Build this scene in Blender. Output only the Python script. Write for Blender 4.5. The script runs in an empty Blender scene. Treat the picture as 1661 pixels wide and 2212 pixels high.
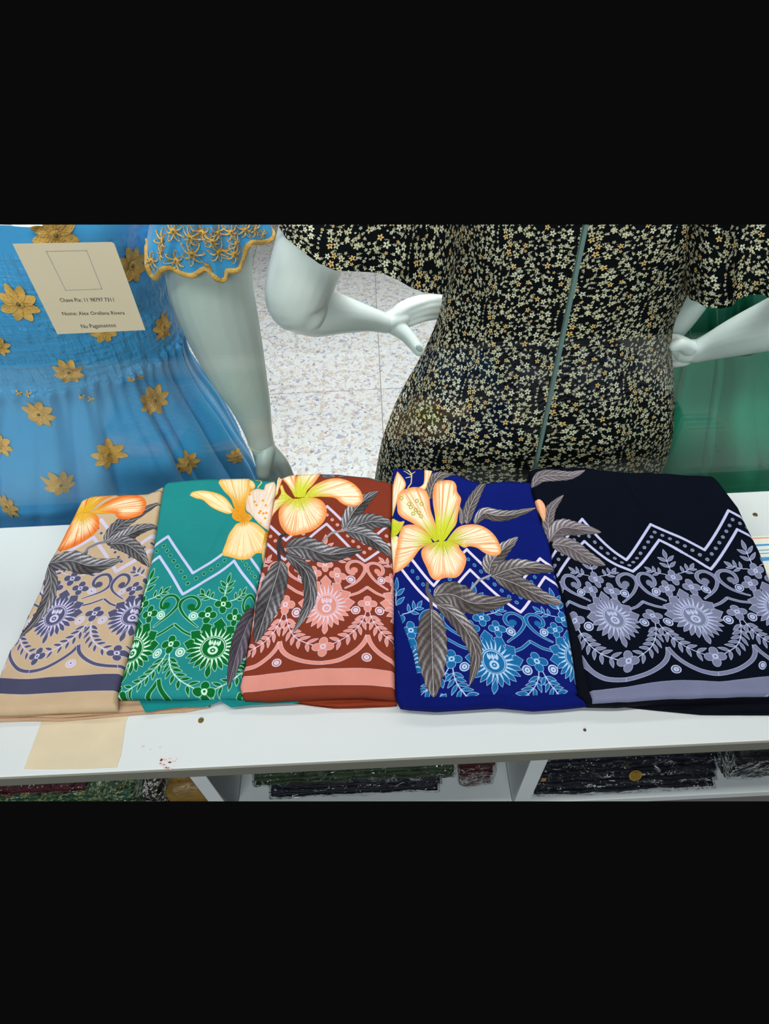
import bpy, bmesh, math, random
import numpy as np
from mathutils import Vector, Matrix, noise
from mathutils.bvhtree import BVHTree
random.seed(7); RNG = np.random.RandomState(11)
SC = bpy.context.scene; COL = SC.collection

# ------------------------------------------------------------------ camera
FPX, NADIR, ROLL = 1340.0, 1195.0, math.atan(0.048)
CAM = np.array([0.0, 0.0, 1.45]); CZ = 0.75           # camera, counter top
_p = math.pi/2 - math.atan2(NADIR, FPX)
_R0 = np.array([1.0, 0, 0]); _F = np.array([0, math.cos(_p), -math.sin(_p)]); _U = np.array([0, math.sin(_p), math.cos(_p)])
_c, _s = math.cos(ROLL), math.sin(ROLL)
CR, CU = _R0*_c - _U*_s, _R0*_s + _U*_c
cam = bpy.data.objects.new('camera', bpy.data.cameras.new('camera')); COL.objects.link(cam)
cam.matrix_world = Matrix(((CR[0], CU[0], -_F[0], CAM[0]), (CR[1], CU[1], -_F[1], CAM[1]), (CR[2], CU[2], -_F[2], CAM[2]), (0, 0, 0, 1)))
cam.data.sensor_fit = 'HORIZONTAL'; cam.data.sensor_width = 36; cam.data.lens = FPX/1661*36
cam.data.clip_start = 0.02; cam.data.clip_end = 60
SC.camera = cam
# ------------------------------------------------------------------ world, lamps, exposure
w = bpy.data.worlds.new('night'); SC.world = w; w.use_nodes = True
w.node_tree.nodes['Background'].inputs[0].default_value = (0.0031, 0.0031, 0.0031, 1)
w.node_tree.nodes['Background'].inputs[1].default_value = 1.0
def area(name, loc, aim, sx, sy, power, col):
    l = bpy.data.lights.new(name, 'AREA'); l.shape = 'RECTANGLE'; l.size = sx; l.size_y = sy; l.energy = power; l.color = col
    o = bpy.data.objects.new(name, l); COL.objects.link(o); o.location = loc
    o.rotation_euler = (Vector(aim)-Vector(loc)).to_track_quat('-Z', 'Y').to_euler(); return o
area('front_fill_light', (0.0, 0.20, 1.95), (0, 0.72, 0.95), 2.4, 0.12, 14.2, (1.0, 0.99, 0.96))  # added fill, not a known fixture: lifts dresses and counter, grazes the front edge
area('window_light', (0.0, 1.15, 2.2), (0, 0.75, 0.8), 2.4, 0.12, 7, (0.97, 0.99, 1.0))
area('shop_fill_light', (-0.4, -2.2, 2.3), (0, 0.6, 0.9), 2.4, 0.7, 52, (0.92, 0.98, 1.0))  # added frontal fill, stands in for the shop's all-round light
area('corridor_light', (0.1, 2.05, 2.4), (0.1, 2.0, 0.0), 3.0, 0.8, 21, (0.97, 0.97, 1.0)).data.spread = math.radians(80)
area('arm_top_fill_light', (0.0, 1.0, 2.0), (0, 1.0, 0), 2.4, 0.12, 7, (0.97, 0.99, 1.0)).data.spread = math.radians(46)  # added narrow fill to whiten the mannequins' arm tops, kept off the counter
SC.view_settings.view_transform = 'Standard'; SC.view_settings.look = 'None'
SC.view_settings.exposure = 0.0; SC.view_settings.gamma = 1.0; SC.view_settings.use_curve_mapping = False

# ------------------------------------------------------------------ measuring helpers
def ray(px, py):
    u = px-830.5; v = py-1106.0
    return CR*u - CU*v + _F*FPX
def at_z(px, py, z):
    d = ray(px, py); t = (z-CAM[2])/d[2]; return CAM+d*t
def at_y(px, py, y):
    d = ray(px, py); t = y/d[1]; return CAM+d*t
def rise(y):
    t = min(max((y-0.36)/0.25, 0), 1.15); return 0.054*t**1.7
def H(y, off=0.0): return CZ+0.021+off+rise(y)
def on_cloth(px, py, off=0.0):
    z = CZ+0.04
    for _ in range(14):
        p = at_z(px, py, z); z = 0.5*z+0.5*H(p[1], off)
    return p
GY = 0.652                                            # plane of the shop glass

# ------------------------------------------------------------------ object helpers
def mesh_obj(name, verts, faces, mat, parent=None, smooth=True, uvs=None):
    me = bpy.data.meshes.new(name); me.from_pydata([tuple(map(float, v)) for v in verts], [], [tuple(map(int, f)) for f in faces])
    if uvs is not None:
        l = me.uv_layers.new(name='uv'); idx = np.zeros(len(me.loops), int); me.loops.foreach_get('vertex_index', idx)
        l.data.foreach_set('uv', np.asarray(uvs, float)[idx].ravel())
    if smooth: me.polygons.foreach_set('use_smooth', [True]*len(me.polygons))
    me.update()
    if mat: me.materials.append(mat)
    o = bpy.data.objects.new(name, me); COL.objects.link(o)
    if parent: o.parent = parent
    return o
def bm_obj(name, bm, mat, parent=None, smooth=False):
    bmesh.ops.recalc_face_normals(bm, faces=bm.faces)
    me = bpy.data.meshes.new(name); bm.to_mesh(me); bm.free()
    if smooth: me.polygons.foreach_set('use_smooth', [True]*len(me.polygons))
    me.materials.append(mat)
    o = bpy.data.objects.new(name, me); COL.objects.link(o)
    if parent: o.parent = parent
    return o
def thing(name, label, cat, group=None):
    o = bpy.data.objects.new(name, None); COL.objects.link(o); return tag(o, label, cat, group)
def tag(o, label, cat, group=None):
    o['label'] = label; o['category'] = cat
    if group: o['group'] = group
    return o
def struct(o, label=None):
    o['kind'] = 'structure'
    if label: o['label'] = label
    return o
def box(x0, x1, y0, y1, z0, z1, bevel=0.0, seg=2):
    bm = bmesh.new(); r = bmesh.ops.create_cube(bm, size=1)
    for v in bm.verts: v.co = Vector(((x0+x1)/2+v.co.x*(x1-x0), (y0+y1)/2+v.co.y*(y1-y0), (z0+z1)/2+v.co.z*(z1-z0)))
    if bevel: bmesh.ops.bevel(bm, geom=bm.edges[:], offset=bevel, segments=seg, affect='EDGES', profile=0.5)
    return bm
def prism(pts, z0, z1):
    bm = bmesh.new(); n = len(pts)
    a = [bm.verts.new((p[0], p[1], z0)) for p in pts]; b = [bm.verts.new((p[0], p[1], z1)) for p in pts]
    bm.faces.new(a[::-1]); bm.faces.new(b)
    for i in range(n): bm.faces.new((a[i], a[(i+1) % n], b[(i+1) % n], b[i]))
    return bm
def cat_rom(P, n):
    P = np.asarray(P, float); m = len(P); out = []
    for i in range(n):
        t = i/(n-1)*(m-1); k = min(int(t), m-2); f = t-k
        p0, p1, p2, p3 = P[max(k-1, 0)], P[k], P[k+1], P[min(k+2, m-1)]
        out.append(0.5*((2*p1)+(-p0+p2)*f+(2*p0-5*p1+4*p2-p3)*f*f+(-p0+3*p1-3*p2+p3)*f**3))
    return np.array(out)
def resample(P, n):
    P = np.asarray(P, float); d = np.r_[0, np.cumsum(np.linalg.norm(np.diff(P, axis=0), axis=1))]
    t = np.linspace(0, d[-1], n); return np.stack([np.interp(t, d, P[:, k]) for k in range(P.shape[1])], 1)
def grid_faces(nu, nv, wrap=False):
    f = []
    for j in range(nv-1):
        for i in range(nu if wrap else nu-1):
            i2 = (i+1) % nu; f.append((j*nu+i, j*nu+i2, (j+1)*nu+i2, (j+1)*nu+i))
    return f

# ------------------------------------------------------------------ materials
def srgb(c):
    c = np.asarray(c, float)/255.0
    return tuple(np.where(c <= 0.04045, c/12.92, ((c+0.055)/1.055)**2.4))
def mat(name, rgb, rough=0.6, spec=0.3, bump=0.0, bscale=200.0, vary=0.0, vscale=8.0, metal=0.0, coat=0.0, sheen=0.0, weave=0.0, bdist=0.001, image=None, transl=0.0):
    m = bpy.data.materials.new(name); m.use_nodes = True; nt = m.node_tree; N, L = nt.nodes, nt.links
    b = N['Principled BSDF']; b.inputs['Roughness'].default_value = rough; b.inputs['Specular IOR Level'].default_value = spec
    b.inputs['Metallic'].default_value = metal; b.inputs['Coat Weight'].default_value = coat; b.inputs['Coat Roughness'].default_value = 0.08
    if sheen: b.inputs['Sheen Weight'].default_value = sheen
    tc = N.new('ShaderNodeTexCoord'); src = None
    if image is not None:
        im = N.new('ShaderNodeTexImage'); im.image = image; uv = N.new('ShaderNodeUVMap'); uv.uv_map = 'uv'
        L.new(uv.outputs[0], im.inputs[0]); src = im.outputs[0]
    else:
        rg = N.new('ShaderNodeRGB'); rg.outputs[0].default_value = (*srgb(rgb), 1); src = rg.outputs[0]
    if vary:
        nz = N.new('ShaderNodeTexNoise'); nz.inputs['Scale'].default_value = vscale; nz.inputs['Detail'].default_value = 4
        L.new(tc.outputs['Object'], nz.inputs['Vector'])
        hs = N.new('ShaderNodeHueSaturation'); mp = N.new('ShaderNodeMapRange'); mp.inputs[3].default_value = 1-vary; mp.inputs[4].default_value = 1+vary
        mp.inputs[1].default_value = 0.3; mp.inputs[2].default_value = 0.7
        L.new(nz.outputs[0], mp.inputs[0]); L.new(mp.outputs[0], hs.inputs['Value']); L.new(src, hs.inputs['Color']); src = hs.outputs[0]
    L.new(src, b.inputs['Base Color'])
    h = None
    if bump:
        nb = N.new('ShaderNodeTexNoise'); nb.inputs['Scale'].default_value = bscale; nb.inputs['Detail'].default_value = 3
        L.new(tc.outputs['Object'], nb.inputs['Vector']); bp = N.new('ShaderNodeBump'); bp.inputs['Strength'].default_value = bump
        bp.inputs['Distance'].default_value = bdist; L.new(nb.outputs[0], bp.inputs['Height']); h = bp
    if weave:
        wv = []
        for ax in ('X', 'Y'):
            t = N.new('ShaderNodeTexWave'); t.bands_direction = ax; t.inputs['Scale'].default_value = 260; t.inputs['Distortion'].default_value = 1.5
            t.inputs['Detail'].default_value = 1; L.new(tc.outputs['Object'], t.inputs['Vector']); wv.append(t)
        ad = N.new('ShaderNodeMath'); L.new(wv[0].outputs[1], ad.inputs[0]); L.new(wv[1].outputs[1], ad.inputs[1])
        b2 = N.new('ShaderNodeBump'); b2.inputs['Strength'].default_value = weave; b2.inputs['Distance'].default_value = 0.0004
        L.new(ad.outputs[0], b2.inputs['Height'])
        if h: L.new(h.outputs[0], b2.inputs['Normal'])
        h = b2
    if h: L.new(h.outputs[0], b.inputs['Normal'])
    return m
def clear_mat(name, tint=(255, 255, 255), gloss=1.0, rough=0.0, bump=0.0, bscale=30, ior=1.45, opaque=0.0, body=(255, 255, 255), bdist=0.01):
    m = bpy.data.materials.new(name); m.use_nodes = True; nt = m.node_tree; N, L = nt.nodes, nt.links
    N.remove(N['Principled BSDF']); out = N['Material Output']
    tr = N.new('ShaderNodeBsdfTransparent'); tr.inputs[0].default_value = (*srgb(tint), 1)
    gl = N.new('ShaderNodeBsdfGlossy'); gl.inputs['Roughness'].default_value = rough; gl.inputs[0].default_value = (gloss, gloss, gloss, 1)
    fr = N.new('ShaderNodeFresnel'); ge = N.new('ShaderNodeNewGeometry'); mi = N.new('ShaderNodeMapRange'); mi.inputs[3].default_value = ior; mi.inputs[4].default_value = 1/ior
    L.new(ge.outputs['Backfacing'], mi.inputs[0]); L.new(mi.outputs[0], fr.inputs[0])
    if bump:
        tc = N.new('ShaderNodeTexCoord'); nb = N.new('ShaderNodeTexNoise'); nb.inputs['Scale'].default_value = bscale; nb.inputs['Detail'].default_value = 3; nb.inputs['Distortion'].default_value = 1.2
        L.new(tc.outputs['Object'], nb.inputs['Vector']); bp = N.new('ShaderNodeBump'); bp.inputs['Strength'].default_value = bump; bp.inputs['Distance'].default_value = bdist
        L.new(nb.outputs[0], bp.inputs['Height']); L.new(bp.outputs[0], gl.inputs['Normal']); L.new(bp.outputs[0], fr.inputs['Normal'])
    base = tr.outputs[0]
    if opaque:
        df = N.new('ShaderNodeBsdfDiffuse'); df.inputs[0].default_value = (*srgb(body), 1)
        mo = N.new('ShaderNodeMixShader'); mo.inputs[0].default_value = opaque; L.new(tr.outputs[0], mo.inputs[1]); L.new(df.outputs[0], mo.inputs[2]); base = mo.outputs[0]
    mx = N.new('ShaderNodeMixShader'); L.new(fr.outputs[0], mx.inputs[0]); L.new(base, mx.inputs[1]); L.new(gl.outputs[0], mx.inputs[2])
    L.new(mx.outputs[0], out.inputs[0]); return m

# ------------------------------------------------------------------ print drawing (flat prints on cloth, drawn shape by shape)
def sdf(P, X, Y):
    P = np.asarray(P, float); d = np.full(X.shape, 1e9); s = np.ones(X.shape); n = len(P)
    for i in range(n):
        a = P[i]; b = P[i-1]; ex, ey = b-a; wx, wy = X-a[0], Y-a[1]
        q = ex*ex+ey*ey
        if q < 1e-12: continue
        t = np.clip((wx*ex+wy*ey)/q, 0, 1)
        d = np.minimum(d, (wx-ex*t)**2+(wy-ey*t)**2)
        c1 = Y >= a[1]; c2 = Y < b[1]; c3 = ex*wy > ey*wx
        s = np.where((c1 & c2 & c3) | (~c1 & ~c2 & ~c3), -s, s)
    return s*np.sqrt(d)
def seg_sdf(P, X, Y, closed=False):
    d = np.full(X.shape, 1e9); P = np.asarray(P, float)
    rng = range(len(P)) if closed else range(1, len(P))
    for i in rng:
        a, b = P[i-1], P[i]; ex, ey = b-a; q = max(ex*ex+ey*ey, 1e-12)
        t = np.clip(((X-a[0])*ex+(Y-a[1])*ey)/q, 0, 1)
        d = np.minimum(d, (X-a[0]-ex*t)**2+(Y-a[1]-ey*t)**2)
    return np.sqrt(d)
NT = RNG.rand(4096)
def n1(x):
    i = np.floor(x).astype(int); f = x-i; f = f*f*(3-2*f); return NT[i % 4096]*(1-f)+NT[(i+1) % 4096]*f
def sm(a, b, x):
    t = np.clip((x-a)/(b-a), 0, 1); return t*t*(3-2*t)
class Canvas:
    def __init__(s, x0, x1, y0, y1, S, ground):
        s.x0, s.y0, s.S = x0, y0, S; s.W, s.Hh = int((x1-x0)*S), int((y1-y0)*S)
        s.x1, s.y1 = x0+s.W/S, y0+s.Hh/S
        s.a = np.ones((s.Hh, s.W, 3))*np.asarray(ground)/255.0; s.clip = None
    def px(s, P): P = np.asarray(P, float); return (P[:, :2]-[s.x0, s.y0])*s.S
    def win(s, P, m):
        x0, y0 = np.floor(P.min(0)-m).astype(int); x1, y1 = np.ceil(P.max(0)+m).astype(int)
        x0, y0, x1, y1 = max(x0, 0), max(y0, 0), min(x1, s.W), min(y1, s.Hh)
        if x1 <= x0 or y1 <= y0: return None
        Y, X = np.mgrid[y0:y1, x0:x1]; return (slice(y0, y1), slice(x0, x1)), X+0.5, Y+0.5
    def blend(s, w, alpha, col):
        if s.clip is not None: alpha = alpha*s.clip[w]
        col = np.asarray(col, float)/255.0; s.a[w] = s.a[w]*(1-alpha[..., None])+col*alpha[..., None]
    def fill(s, P, col, outline=None, ow=1.6):
        P = s.px(P); r = s.win(P, 4)
        if r is None: return
        w, X, Y = r; d = sdf(P, X, Y)
        if outline is not None: s.blend(w, np.clip(0.5-(d-ow), 0, 1), outline)
        s.blend(w, np.clip(0.5-d, 0, 1), col)
    def stroke(s, P, width, col, outline=None, ow=1.4, closed=False):
        P = s.px(P); hw = width*s.S/2; r = s.win(P, hw+4)
        if r is None: return
        w, X, Y = r; d = seg_sdf(P, X, Y, closed)-hw
        if outline is not None: s.blend(w, np.clip(0.5-(d-ow), 0, 1), outline)
        s.blend(w, np.clip(0.5-d, 0, 1), col)
    def petal(s, P, base, throat, mid, rim, seed=0, tl=0.5, rw=0.5, rk=.75):
        P = s.px(P); P = cat_rom(np.vstack([P, P[:1]]), len(P)*4)[:-1]; r = s.win(P, 3)
        if r is None: return
        w, X, Y = r; d = sdf(P, X, Y); B = s.px([base])[0]; ins = np.clip(-d, 0, None); mx = max(ins.max(), 1)
        R = np.hypot(X-B[0], Y-B[1]); Rm = np.hypot(*(P-B).T).max(); a = np.arctan2(Y-B[1], X-B[0])
        st = n1(a*46+seed*17+800)*0.55+n1(a*130+seed*31+1500)*0.45; st2 = n1(a*60+seed*5+300)
        rn = R/Rm; dn = ins/mx
        mid, throat, rim = [np.asarray(c, float) for c in (mid, throat, rim)]
        c = np.broadcast_to(mid, X.shape+(3,)).copy()
        wr = 1-sm(0.0, rw*.8, dn+(st-0.5)*0.5); wr = np.clip(wr*.85+rk*sm(0.52, 0.74, st)*sm(0.15, 0.6, rn), 0, 1)
        c = c*(1-wr[..., None])+rim*wr[..., None]
        wt = 1-sm(tl*0.35, tl, rn+(st2-0.5)*0.3); c = c*(1-wt[..., None])+throat*wt[..., None]
        ln = sm(0.72, 0.85, n1(a*120+seed*3+99))*(1-sm(tl*0.7, tl*1.2, rn)); c = c*(1-0.45*ln[..., None])+np.array([110, 90, 20])*0.45*ln[..., None]
        al = np.clip(0.5-d, 0, 1)[..., None]
        if s.clip is not None: al = al*s.clip[w][..., None]
        edge = np.clip(1.6+d, 0, 1)[..., None]*0.5; c = c*(1-edge)+(rim*0.85)*edge
        s.a[w] = s.a[w]*(1-al)+c/255*al
    def leaf(s, spine, width, dark, light, seed=0, veins=9, tip=0.75):
        sp = cat_rom(s.px(spine), 36); W = width*s.S*0.31; n = len(sp); t = np.linspace(0, 1, n)
        T = np.gradient(sp, axis=0); T /= np.linalg.norm(T, axis=1)[:, None]+1e-9; Nn = np.stack([-T[:, 1], T[:, 0]], 1)
        prof = W*np.clip(np.sin(np.pi*t**tip), 0, 1)**0.75*(1+0.05*np.sin(t*60)); prof = np.maximum(prof, 1.0)
        P = np.vstack([sp+Nn*prof[:, None], (sp-Nn*prof[:, None])[::-1]]); r = s.win(P, 3)
        if r is None: return
        w, X, Y = r; best = np.full(X.shape, 1e9); S_ = np.zeros(X.shape); Q = np.zeros(X.shape); Wd = np.ones(X.shape)
        for i in range(n-1):
            a, e = sp[i], sp[i+1]-sp[i]; q = max((e*e).sum(), 1e-9); tt = np.clip(((X-a[0])*e[0]+(Y-a[1])*e[1])/q, 0, 1)
            dx, dy = X-a[0]-e[0]*tt, Y-a[1]-e[1]*tt; dd = dx*dx+dy*dy; b = dd < best
            best = np.where(b, dd, best); S_ = np.where(b, (i+tt)/(n-1), S_); Q = np.where(b, dx*Nn[i, 0]+dy*Nn[i, 1], Q)
            Wd = np.where(b, prof[i]*(1-tt)+prof[i+1]*tt, Wd)
        D = np.sqrt(best)-Wd; q = Q/np.maximum(Wd, 1); aq = np.abs(q)
        ph = (S_*veins-aq*1.5-aq*aq*0.4); st = 0.5+0.5*np.cos(ph*2*np.pi); st = st**1.5
        fine = n1(S_*80+aq*9+seed*7+(q > 0)*55)
        br = n1(S_*3.2+(q > 0)*9+seed*11+400); v = 0.10+(0.25+0.75*br)*(0.26+0.74*st*(0.3+0.7*sm(0, 0.6, aq)))+0.12*(fine-0.5)
        v *= np.where(q > 0, 1.1, 0.78)
        v = np.where(np.abs(Q) < 1.1, 0.95, v); v = np.where((np.abs(Q) >= 1.1) & (np.abs(Q) < 2.4), v*0.45, v)
        v = v*sm(-0.2, 2.2, -D)+0.0
        v = np.clip(v, 0, 1)[..., None]; c = np.asarray(dark, float)*(1-v)+np.asarray(light, float)*v
        al = np.clip(0.5-D, 0, 1)[..., None]
        if s.clip is not None: al = al*s.clip[w][..., None]
        s.a[w] = s.a[w]*(1-al)+c/255*al
    def image(s, name):
        im = bpy.data.images.new(name, s.W, s.Hh); b = np.ones((s.Hh, s.W, 4), np.float32); b[..., :3] = np.clip(s.a, 0, 1)
        im.pixels.foreach_set(b.ravel()); im.update(); im.pack(); return im
def ell(cx, cy, rx, ry, n=18, rot=0.0):
    a = np.arange(n)*2*np.pi/n; x, y = rx*np.cos(a), ry*np.sin(a); c, s = math.cos(rot), math.sin(rot)
    return np.stack([cx+x*c-y*s, cy+x*s+y*c], 1)
def lens(x0, y0, x1, y1, w, n=7, bias=0.8):
    a, b = np.array([x0, y0]), np.array([x1, y1]); d = b-a; nn = np.array([-d[1], d[0]])/np.hypot(*d); t = np.linspace(0, 1, n)
    pr = w/2*np.sin(np.pi*t**bias); up = a+d*t[:, None]+nn*pr[:, None]; lo = a+d*t[:, None]-nn*pr[:, None]
    return np.vstack([up, lo[-2:0:-1]])
def offset_poly(L, w):
    L = np.asarray(L, float); T = np.gradient(L, axis=0); T /= np.linalg.norm(T, axis=1)[:, None]; N_ = np.stack([-T[:, 1], T[:, 0]], 1)
    w = np.asarray(w, float)*np.ones(len(L)); return np.vstack([L+N_*w[:, None]/2, (L-N_*w[:, None]/2)[::-1]])
def border_unit():
    """one repeat of the printed border: period 1 in X, sun at the origin, Y towards the hem"""
    S = []
    def both(P, st, c=0.5):          # mirrored about the column X=c, and kept
        P = np.asarray(P, float); S.append((P, st)); Q = P.copy(); Q[:, 0] = 2*c-Q[:, 0]; S.append((Q, st))
    both(offset_poly(cat_rom([(0.5, .42), (.455, .53), (.37, .63), (.24, .715), (.12, .75), (0, .76)], 20), .045), 'AO')
    both(offset_poly(cat_rom([(.5, -.26), (.44, -.21), (.37, -.16), (.25, -.115)], 10), .026), 'AO')
    both(offset_poly(cat_rom([(.24, -.23), (.34, -.3), (.43, -.38), (.485, -.47), (.475, -.56), (.41, -.62), (.33, -.60), (.285, -.53), (.30, -.455), (.36, -.435)], 30), np.r_[np.linspace(.012, .04, 14), np.full(16, .036)]), 'AO')
    both(ell(.36, -.475, .042, .042), 'A')
    vine = cat_rom([(.485, .09), (.45, .2), (.38, .32), (.27, .43), (.1, .53)], 30); both(offset_poly(vine, .012), 'B')
    for i, k in enumerate(range(5, 28, 4)):
        p = vine[k]; t = vine[min(k+1, 29)]-vine[k-1]; a = math.atan2(t[1], t[0])
        for sg, ln in ((1, .13), (-1, .125)):
            b = a+sg*0.80; both(lens(p[0]+.012*math.cos(b), p[1]+.012*math.sin(b), p[0]+ln*math.cos(b), p[1]+ln*math.sin(b), .038), 'AO')
    def flower(x, y, r):
        for k in range(4):
            a = k*math.pi/2+math.pi/2; S.append((ell(x+r*.58*math.cos(a), y+r*.58*math.sin(a), r*.46, r*.40, 14, a), 'AO'))
        S.append((ell(x, y, r*.30, r*.30), 'B')); S.append((ell(x, y, r*.13, r*.13, 10), 'A'))
    def ring(x, y, r):
        S.append((ell(x, y, r, r), 'B')); S.append((ell(x, y, r*.72, r*.72), 'G')); S.append((ell(x, y, r*.58, r*.58), 'B')); S.append((ell(x, y, r*.16, r*.16, 8), 'A'))
    for sx in (-1, 1):
        ring(.5+sx*.145, .09, .058); ring(.5+sx*.185, -.36, .052)
    ring(.5, .71, .06)
    # sprigs above the sun
    S.append((offset_poly([(0, -.62), (0, -.72), (0, -.86)], .012), 'B'))
    S.append((lens(0, -.83, 0, -.98, .05), 'AO'))
    for y in (-.68, -.78):
        for sx in (-1, 1): S.append((lens(sx*.01, y, sx*.105, y-.085, .045), 'AO'))
    for sx in (-1, 1):
        st = cat_rom([(sx*.08, -.57), (sx*.17, -.60), (sx*.26, -.66)], 8); S.append((offset_poly(st, .011), 'B'))
        S.append((lens(sx*.26, -.655, sx*.32, -.74, .04), 'AO'))
        S.append((lens(sx*.16, -.60, sx*.15, -.69, .034), 'AO')); S.append((lens(sx*.22, -.63, sx*.215, -.73, .034), 'AO'))
        S.append((lens(sx*.18, -.60, sx*.27, -.585, .032), 'AO')); S.append((lens(sx*.24, -.64, sx*.33, -.65, .032), 'AO'))
    # sun flower: broad leafy petals above, slender petals below
    def crown_petal(a, r0, r1, wd):
        pts = [(r0, -.35), (.45, -.75), (.62, -1.0), (.72, -.62), (.8, -.9), (.9, -.45), (1, 0), (.9, .45), (.8, .9), (.72, .62), (.62, 1.0), (.45, .75), (r0, .35)]
        P = []
        for t, q in pts:
            rr = t*r1 if t != r0 else r0; ww = q*wd/2; P.append((math.cos(a)*rr-math.sin(a)*ww, math.sin(a)*rr+math.cos(a)*ww))
        return np.array(P)
    for ad in (-176, -4, -150, -30, -122, -58):
        a = math.radians(ad); S.append((crown_petal(a, .10, .345, .15), 'AO'))
    S.append((crown_petal(math.radians(-90), .12, .36, .17), 'AO'))
    for ad in range(16, 170, 15):
        a = math.radians(ad); r1 = .31+.05*(abs(ad-90) < 8); S.append((lens(.12*math.cos(a), .12*math.sin(a), r1*math.cos(a), r1*math.sin(a), .052, bias=1.3), 'AO'))
    for k, ad in enumerate(range(8, 360, 15)):
        a = math.radians(ad); S.append((lens(.12*math.cos(a), .12*math.sin(a), .25*math.cos(a), .25*math.sin(a), .022, bias=.7), 'B'))
    S.append((lens(0, .2, 0, .39, .06, bias=1.5), 'AO'))
    S.append((ell(0, 0, .15, .15, 28), 'B')); S.append((ell(0, 0, .141, .141, 28), 'A')); S.append((ell(0, 0, .132, .132, 28), 'B'))
    S.append((ell(0, .003, .122, .124, 24), 'A'))
    for sx in (-1, 0, 1): S.append((lens(sx*.045, -.02, sx*.06, -.10, .035), 'B'))
    for sx in (-.5, .5): S.append((lens(sx*.05, -.03, sx*.06, -.10, .016), 'B'))
    S.append((ell(0, .035, .058, .055, 20), 'B')); S.append((ell(0, .035, .03, .028, 14), 'A')); S.append((ell(0, .035, .013, .012, 8), 'B'))
    flower(0, .555, .115); flower(.5, 0, .11); flower(0, -.52, .105); flower(-.165, -.385, .10); flower(.165, -.385, .10)
    for y0, y1 in ((-.66, -1.14), (-.93, -1.41)):
        S.append(([(0, y1), (.5, y0), (1, y1)], 'Z'))
    n = 7
    for i in range(n):
        t = i/n
        for sx in (-1, 1): S.append((ell(sx*(.5*(1-t)+0.0), -.80-.48*t-.0, .02, .02, 10), 'D'))
    S.append((ell(0, -1.28, .02, .02, 10), 'D'))
    return S
UNIT = border_unit()
def tps(src, dst, lam=2e-4):
    src, dst = np.asarray(src, float), np.asarray(dst, float); n = len(src)
    def K(a, b):
        r2 = ((a[:, None]-b[None])**2).sum(-1)+1e-12; return 0.5*r2*np.log(r2)
    A = np.zeros((n+3, n+3)); A[:n, :n] = K(src, src)+lam*np.eye(n); A[:n, n] = 1; A[:n, n+1:] = src; A[n, :n] = 1; A[n+1:, :n] = src.T
    c = np.linalg.solve(A, np.vstack([dst, np.zeros((3, 2))]))
    return lambda P: K(np.asarray(P, float), src)@c[:n]+c[n]+np.asarray(P, float)@c[n+1:]
def draw_border(cv, f, cols, reps, scale, band=None, blank=None):
    A, B, G, Z = cols
    for k in reps:
        for P, st in UNIT:
            P = np.asarray(P, float)+[k, 0]
            if st == 'Z':
                Q = np.vstack([np.linspace(P[i], P[i+1], 12, endpoint=(i == 1)) for i in range(2)]); cv.stroke(f(Q), .036*scale, Z); continue
            W_ = f(P)
            if st == 'AO': cv.fill(W_, A, B)
            elif st == 'A': cv.fill(W_, A)
            elif st == 'B': cv.fill(W_, B)
            elif st == 'G': cv.fill(W_, G)
            elif st == 'D': cv.fill(W_, A, B, 1.1)
    if band:
        x = np.linspace(reps[0]-.6, reps[-1]+.6, 40); a = f(np.stack([x, np.full(40, band[0])], 1)); b = f(np.stack([x, np.full(40, band[1])], 1))
        cv.fill(np.vstack([a, b[::-1]]), band[2], B, 1.0)

# ------------------------------------------------------------------ big structure: outside floor, window glass
m_joint = mat('tile_joint', (150, 145, 140), 0.9)
def granite():
    m = bpy.data.materials.new('granite'); m.use_nodes = True; nt = m.node_tree; N, L = nt.nodes, nt.links; b = N['Principled BSDF']
    b.inputs['Roughness'].default_value = 0.35
    tc = N.new('ShaderNodeTexCoord')
    def nz(scale, det, a, c):
        n = N.new('ShaderNodeTexNoise'); n.inputs['Scale'].default_value = scale; n.inputs['Detail'].default_value = det; n.inputs['Distortion'].default_value = .6; L.new(tc.outputs['Object'], n.inputs['Vector'])
        r = N.new('ShaderNodeMapRange'); r.inputs[1].default_value = a; r.inputs[2].default_value = c; r.clamp = True; L.new(n.outputs[0], r.inputs[0]); return r.outputs[0]
    col = N.new('ShaderNodeRGB'); col.outputs[0].default_value = (*srgb((226, 224, 222)), 1); cur = col.outputs[0]
    for sc, de, a, c, rgb, st in ((38, 3, .52, .60, (208, 192, 176), .85), (55, 4, .57, .63, (150, 152, 188), .8), (70, 4, .62, .66, (95, 98, 130), .8), (110, 3, .60, .66, (246, 246, 250), .8), (150, 2, .70, .74, (60, 58, 66), .8)):
        f = nz(sc, de, a, c); mu = N.new('ShaderNodeMath'); mu.operation = 'MULTIPLY'; mu.inputs[1].default_value = st; L.new(f, mu.inputs[0])
        mx = N.new('ShaderNodeMix'); mx.data_type = 'RGBA'; mx.inputs[7].default_value = (*srgb(rgb), 1); L.new(mu.outputs[0], mx.inputs[0]); L.new(cur, mx.inputs[6]); cur = mx.outputs[2]
    L.new(cur, b.inputs['Base Color']); return m
m_granite = granite()
floor = struct(bm_obj('floor', box(-1.9, 1.9, 0.1, 3.55, -0.05, -0.003), m_joint), 'speckled granite corridor floor beyond the shop window')
jx, jy = at_z(818, 750, 0)[0], at_z(700, 846, 0)[1]
tile_mesh = None
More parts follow.
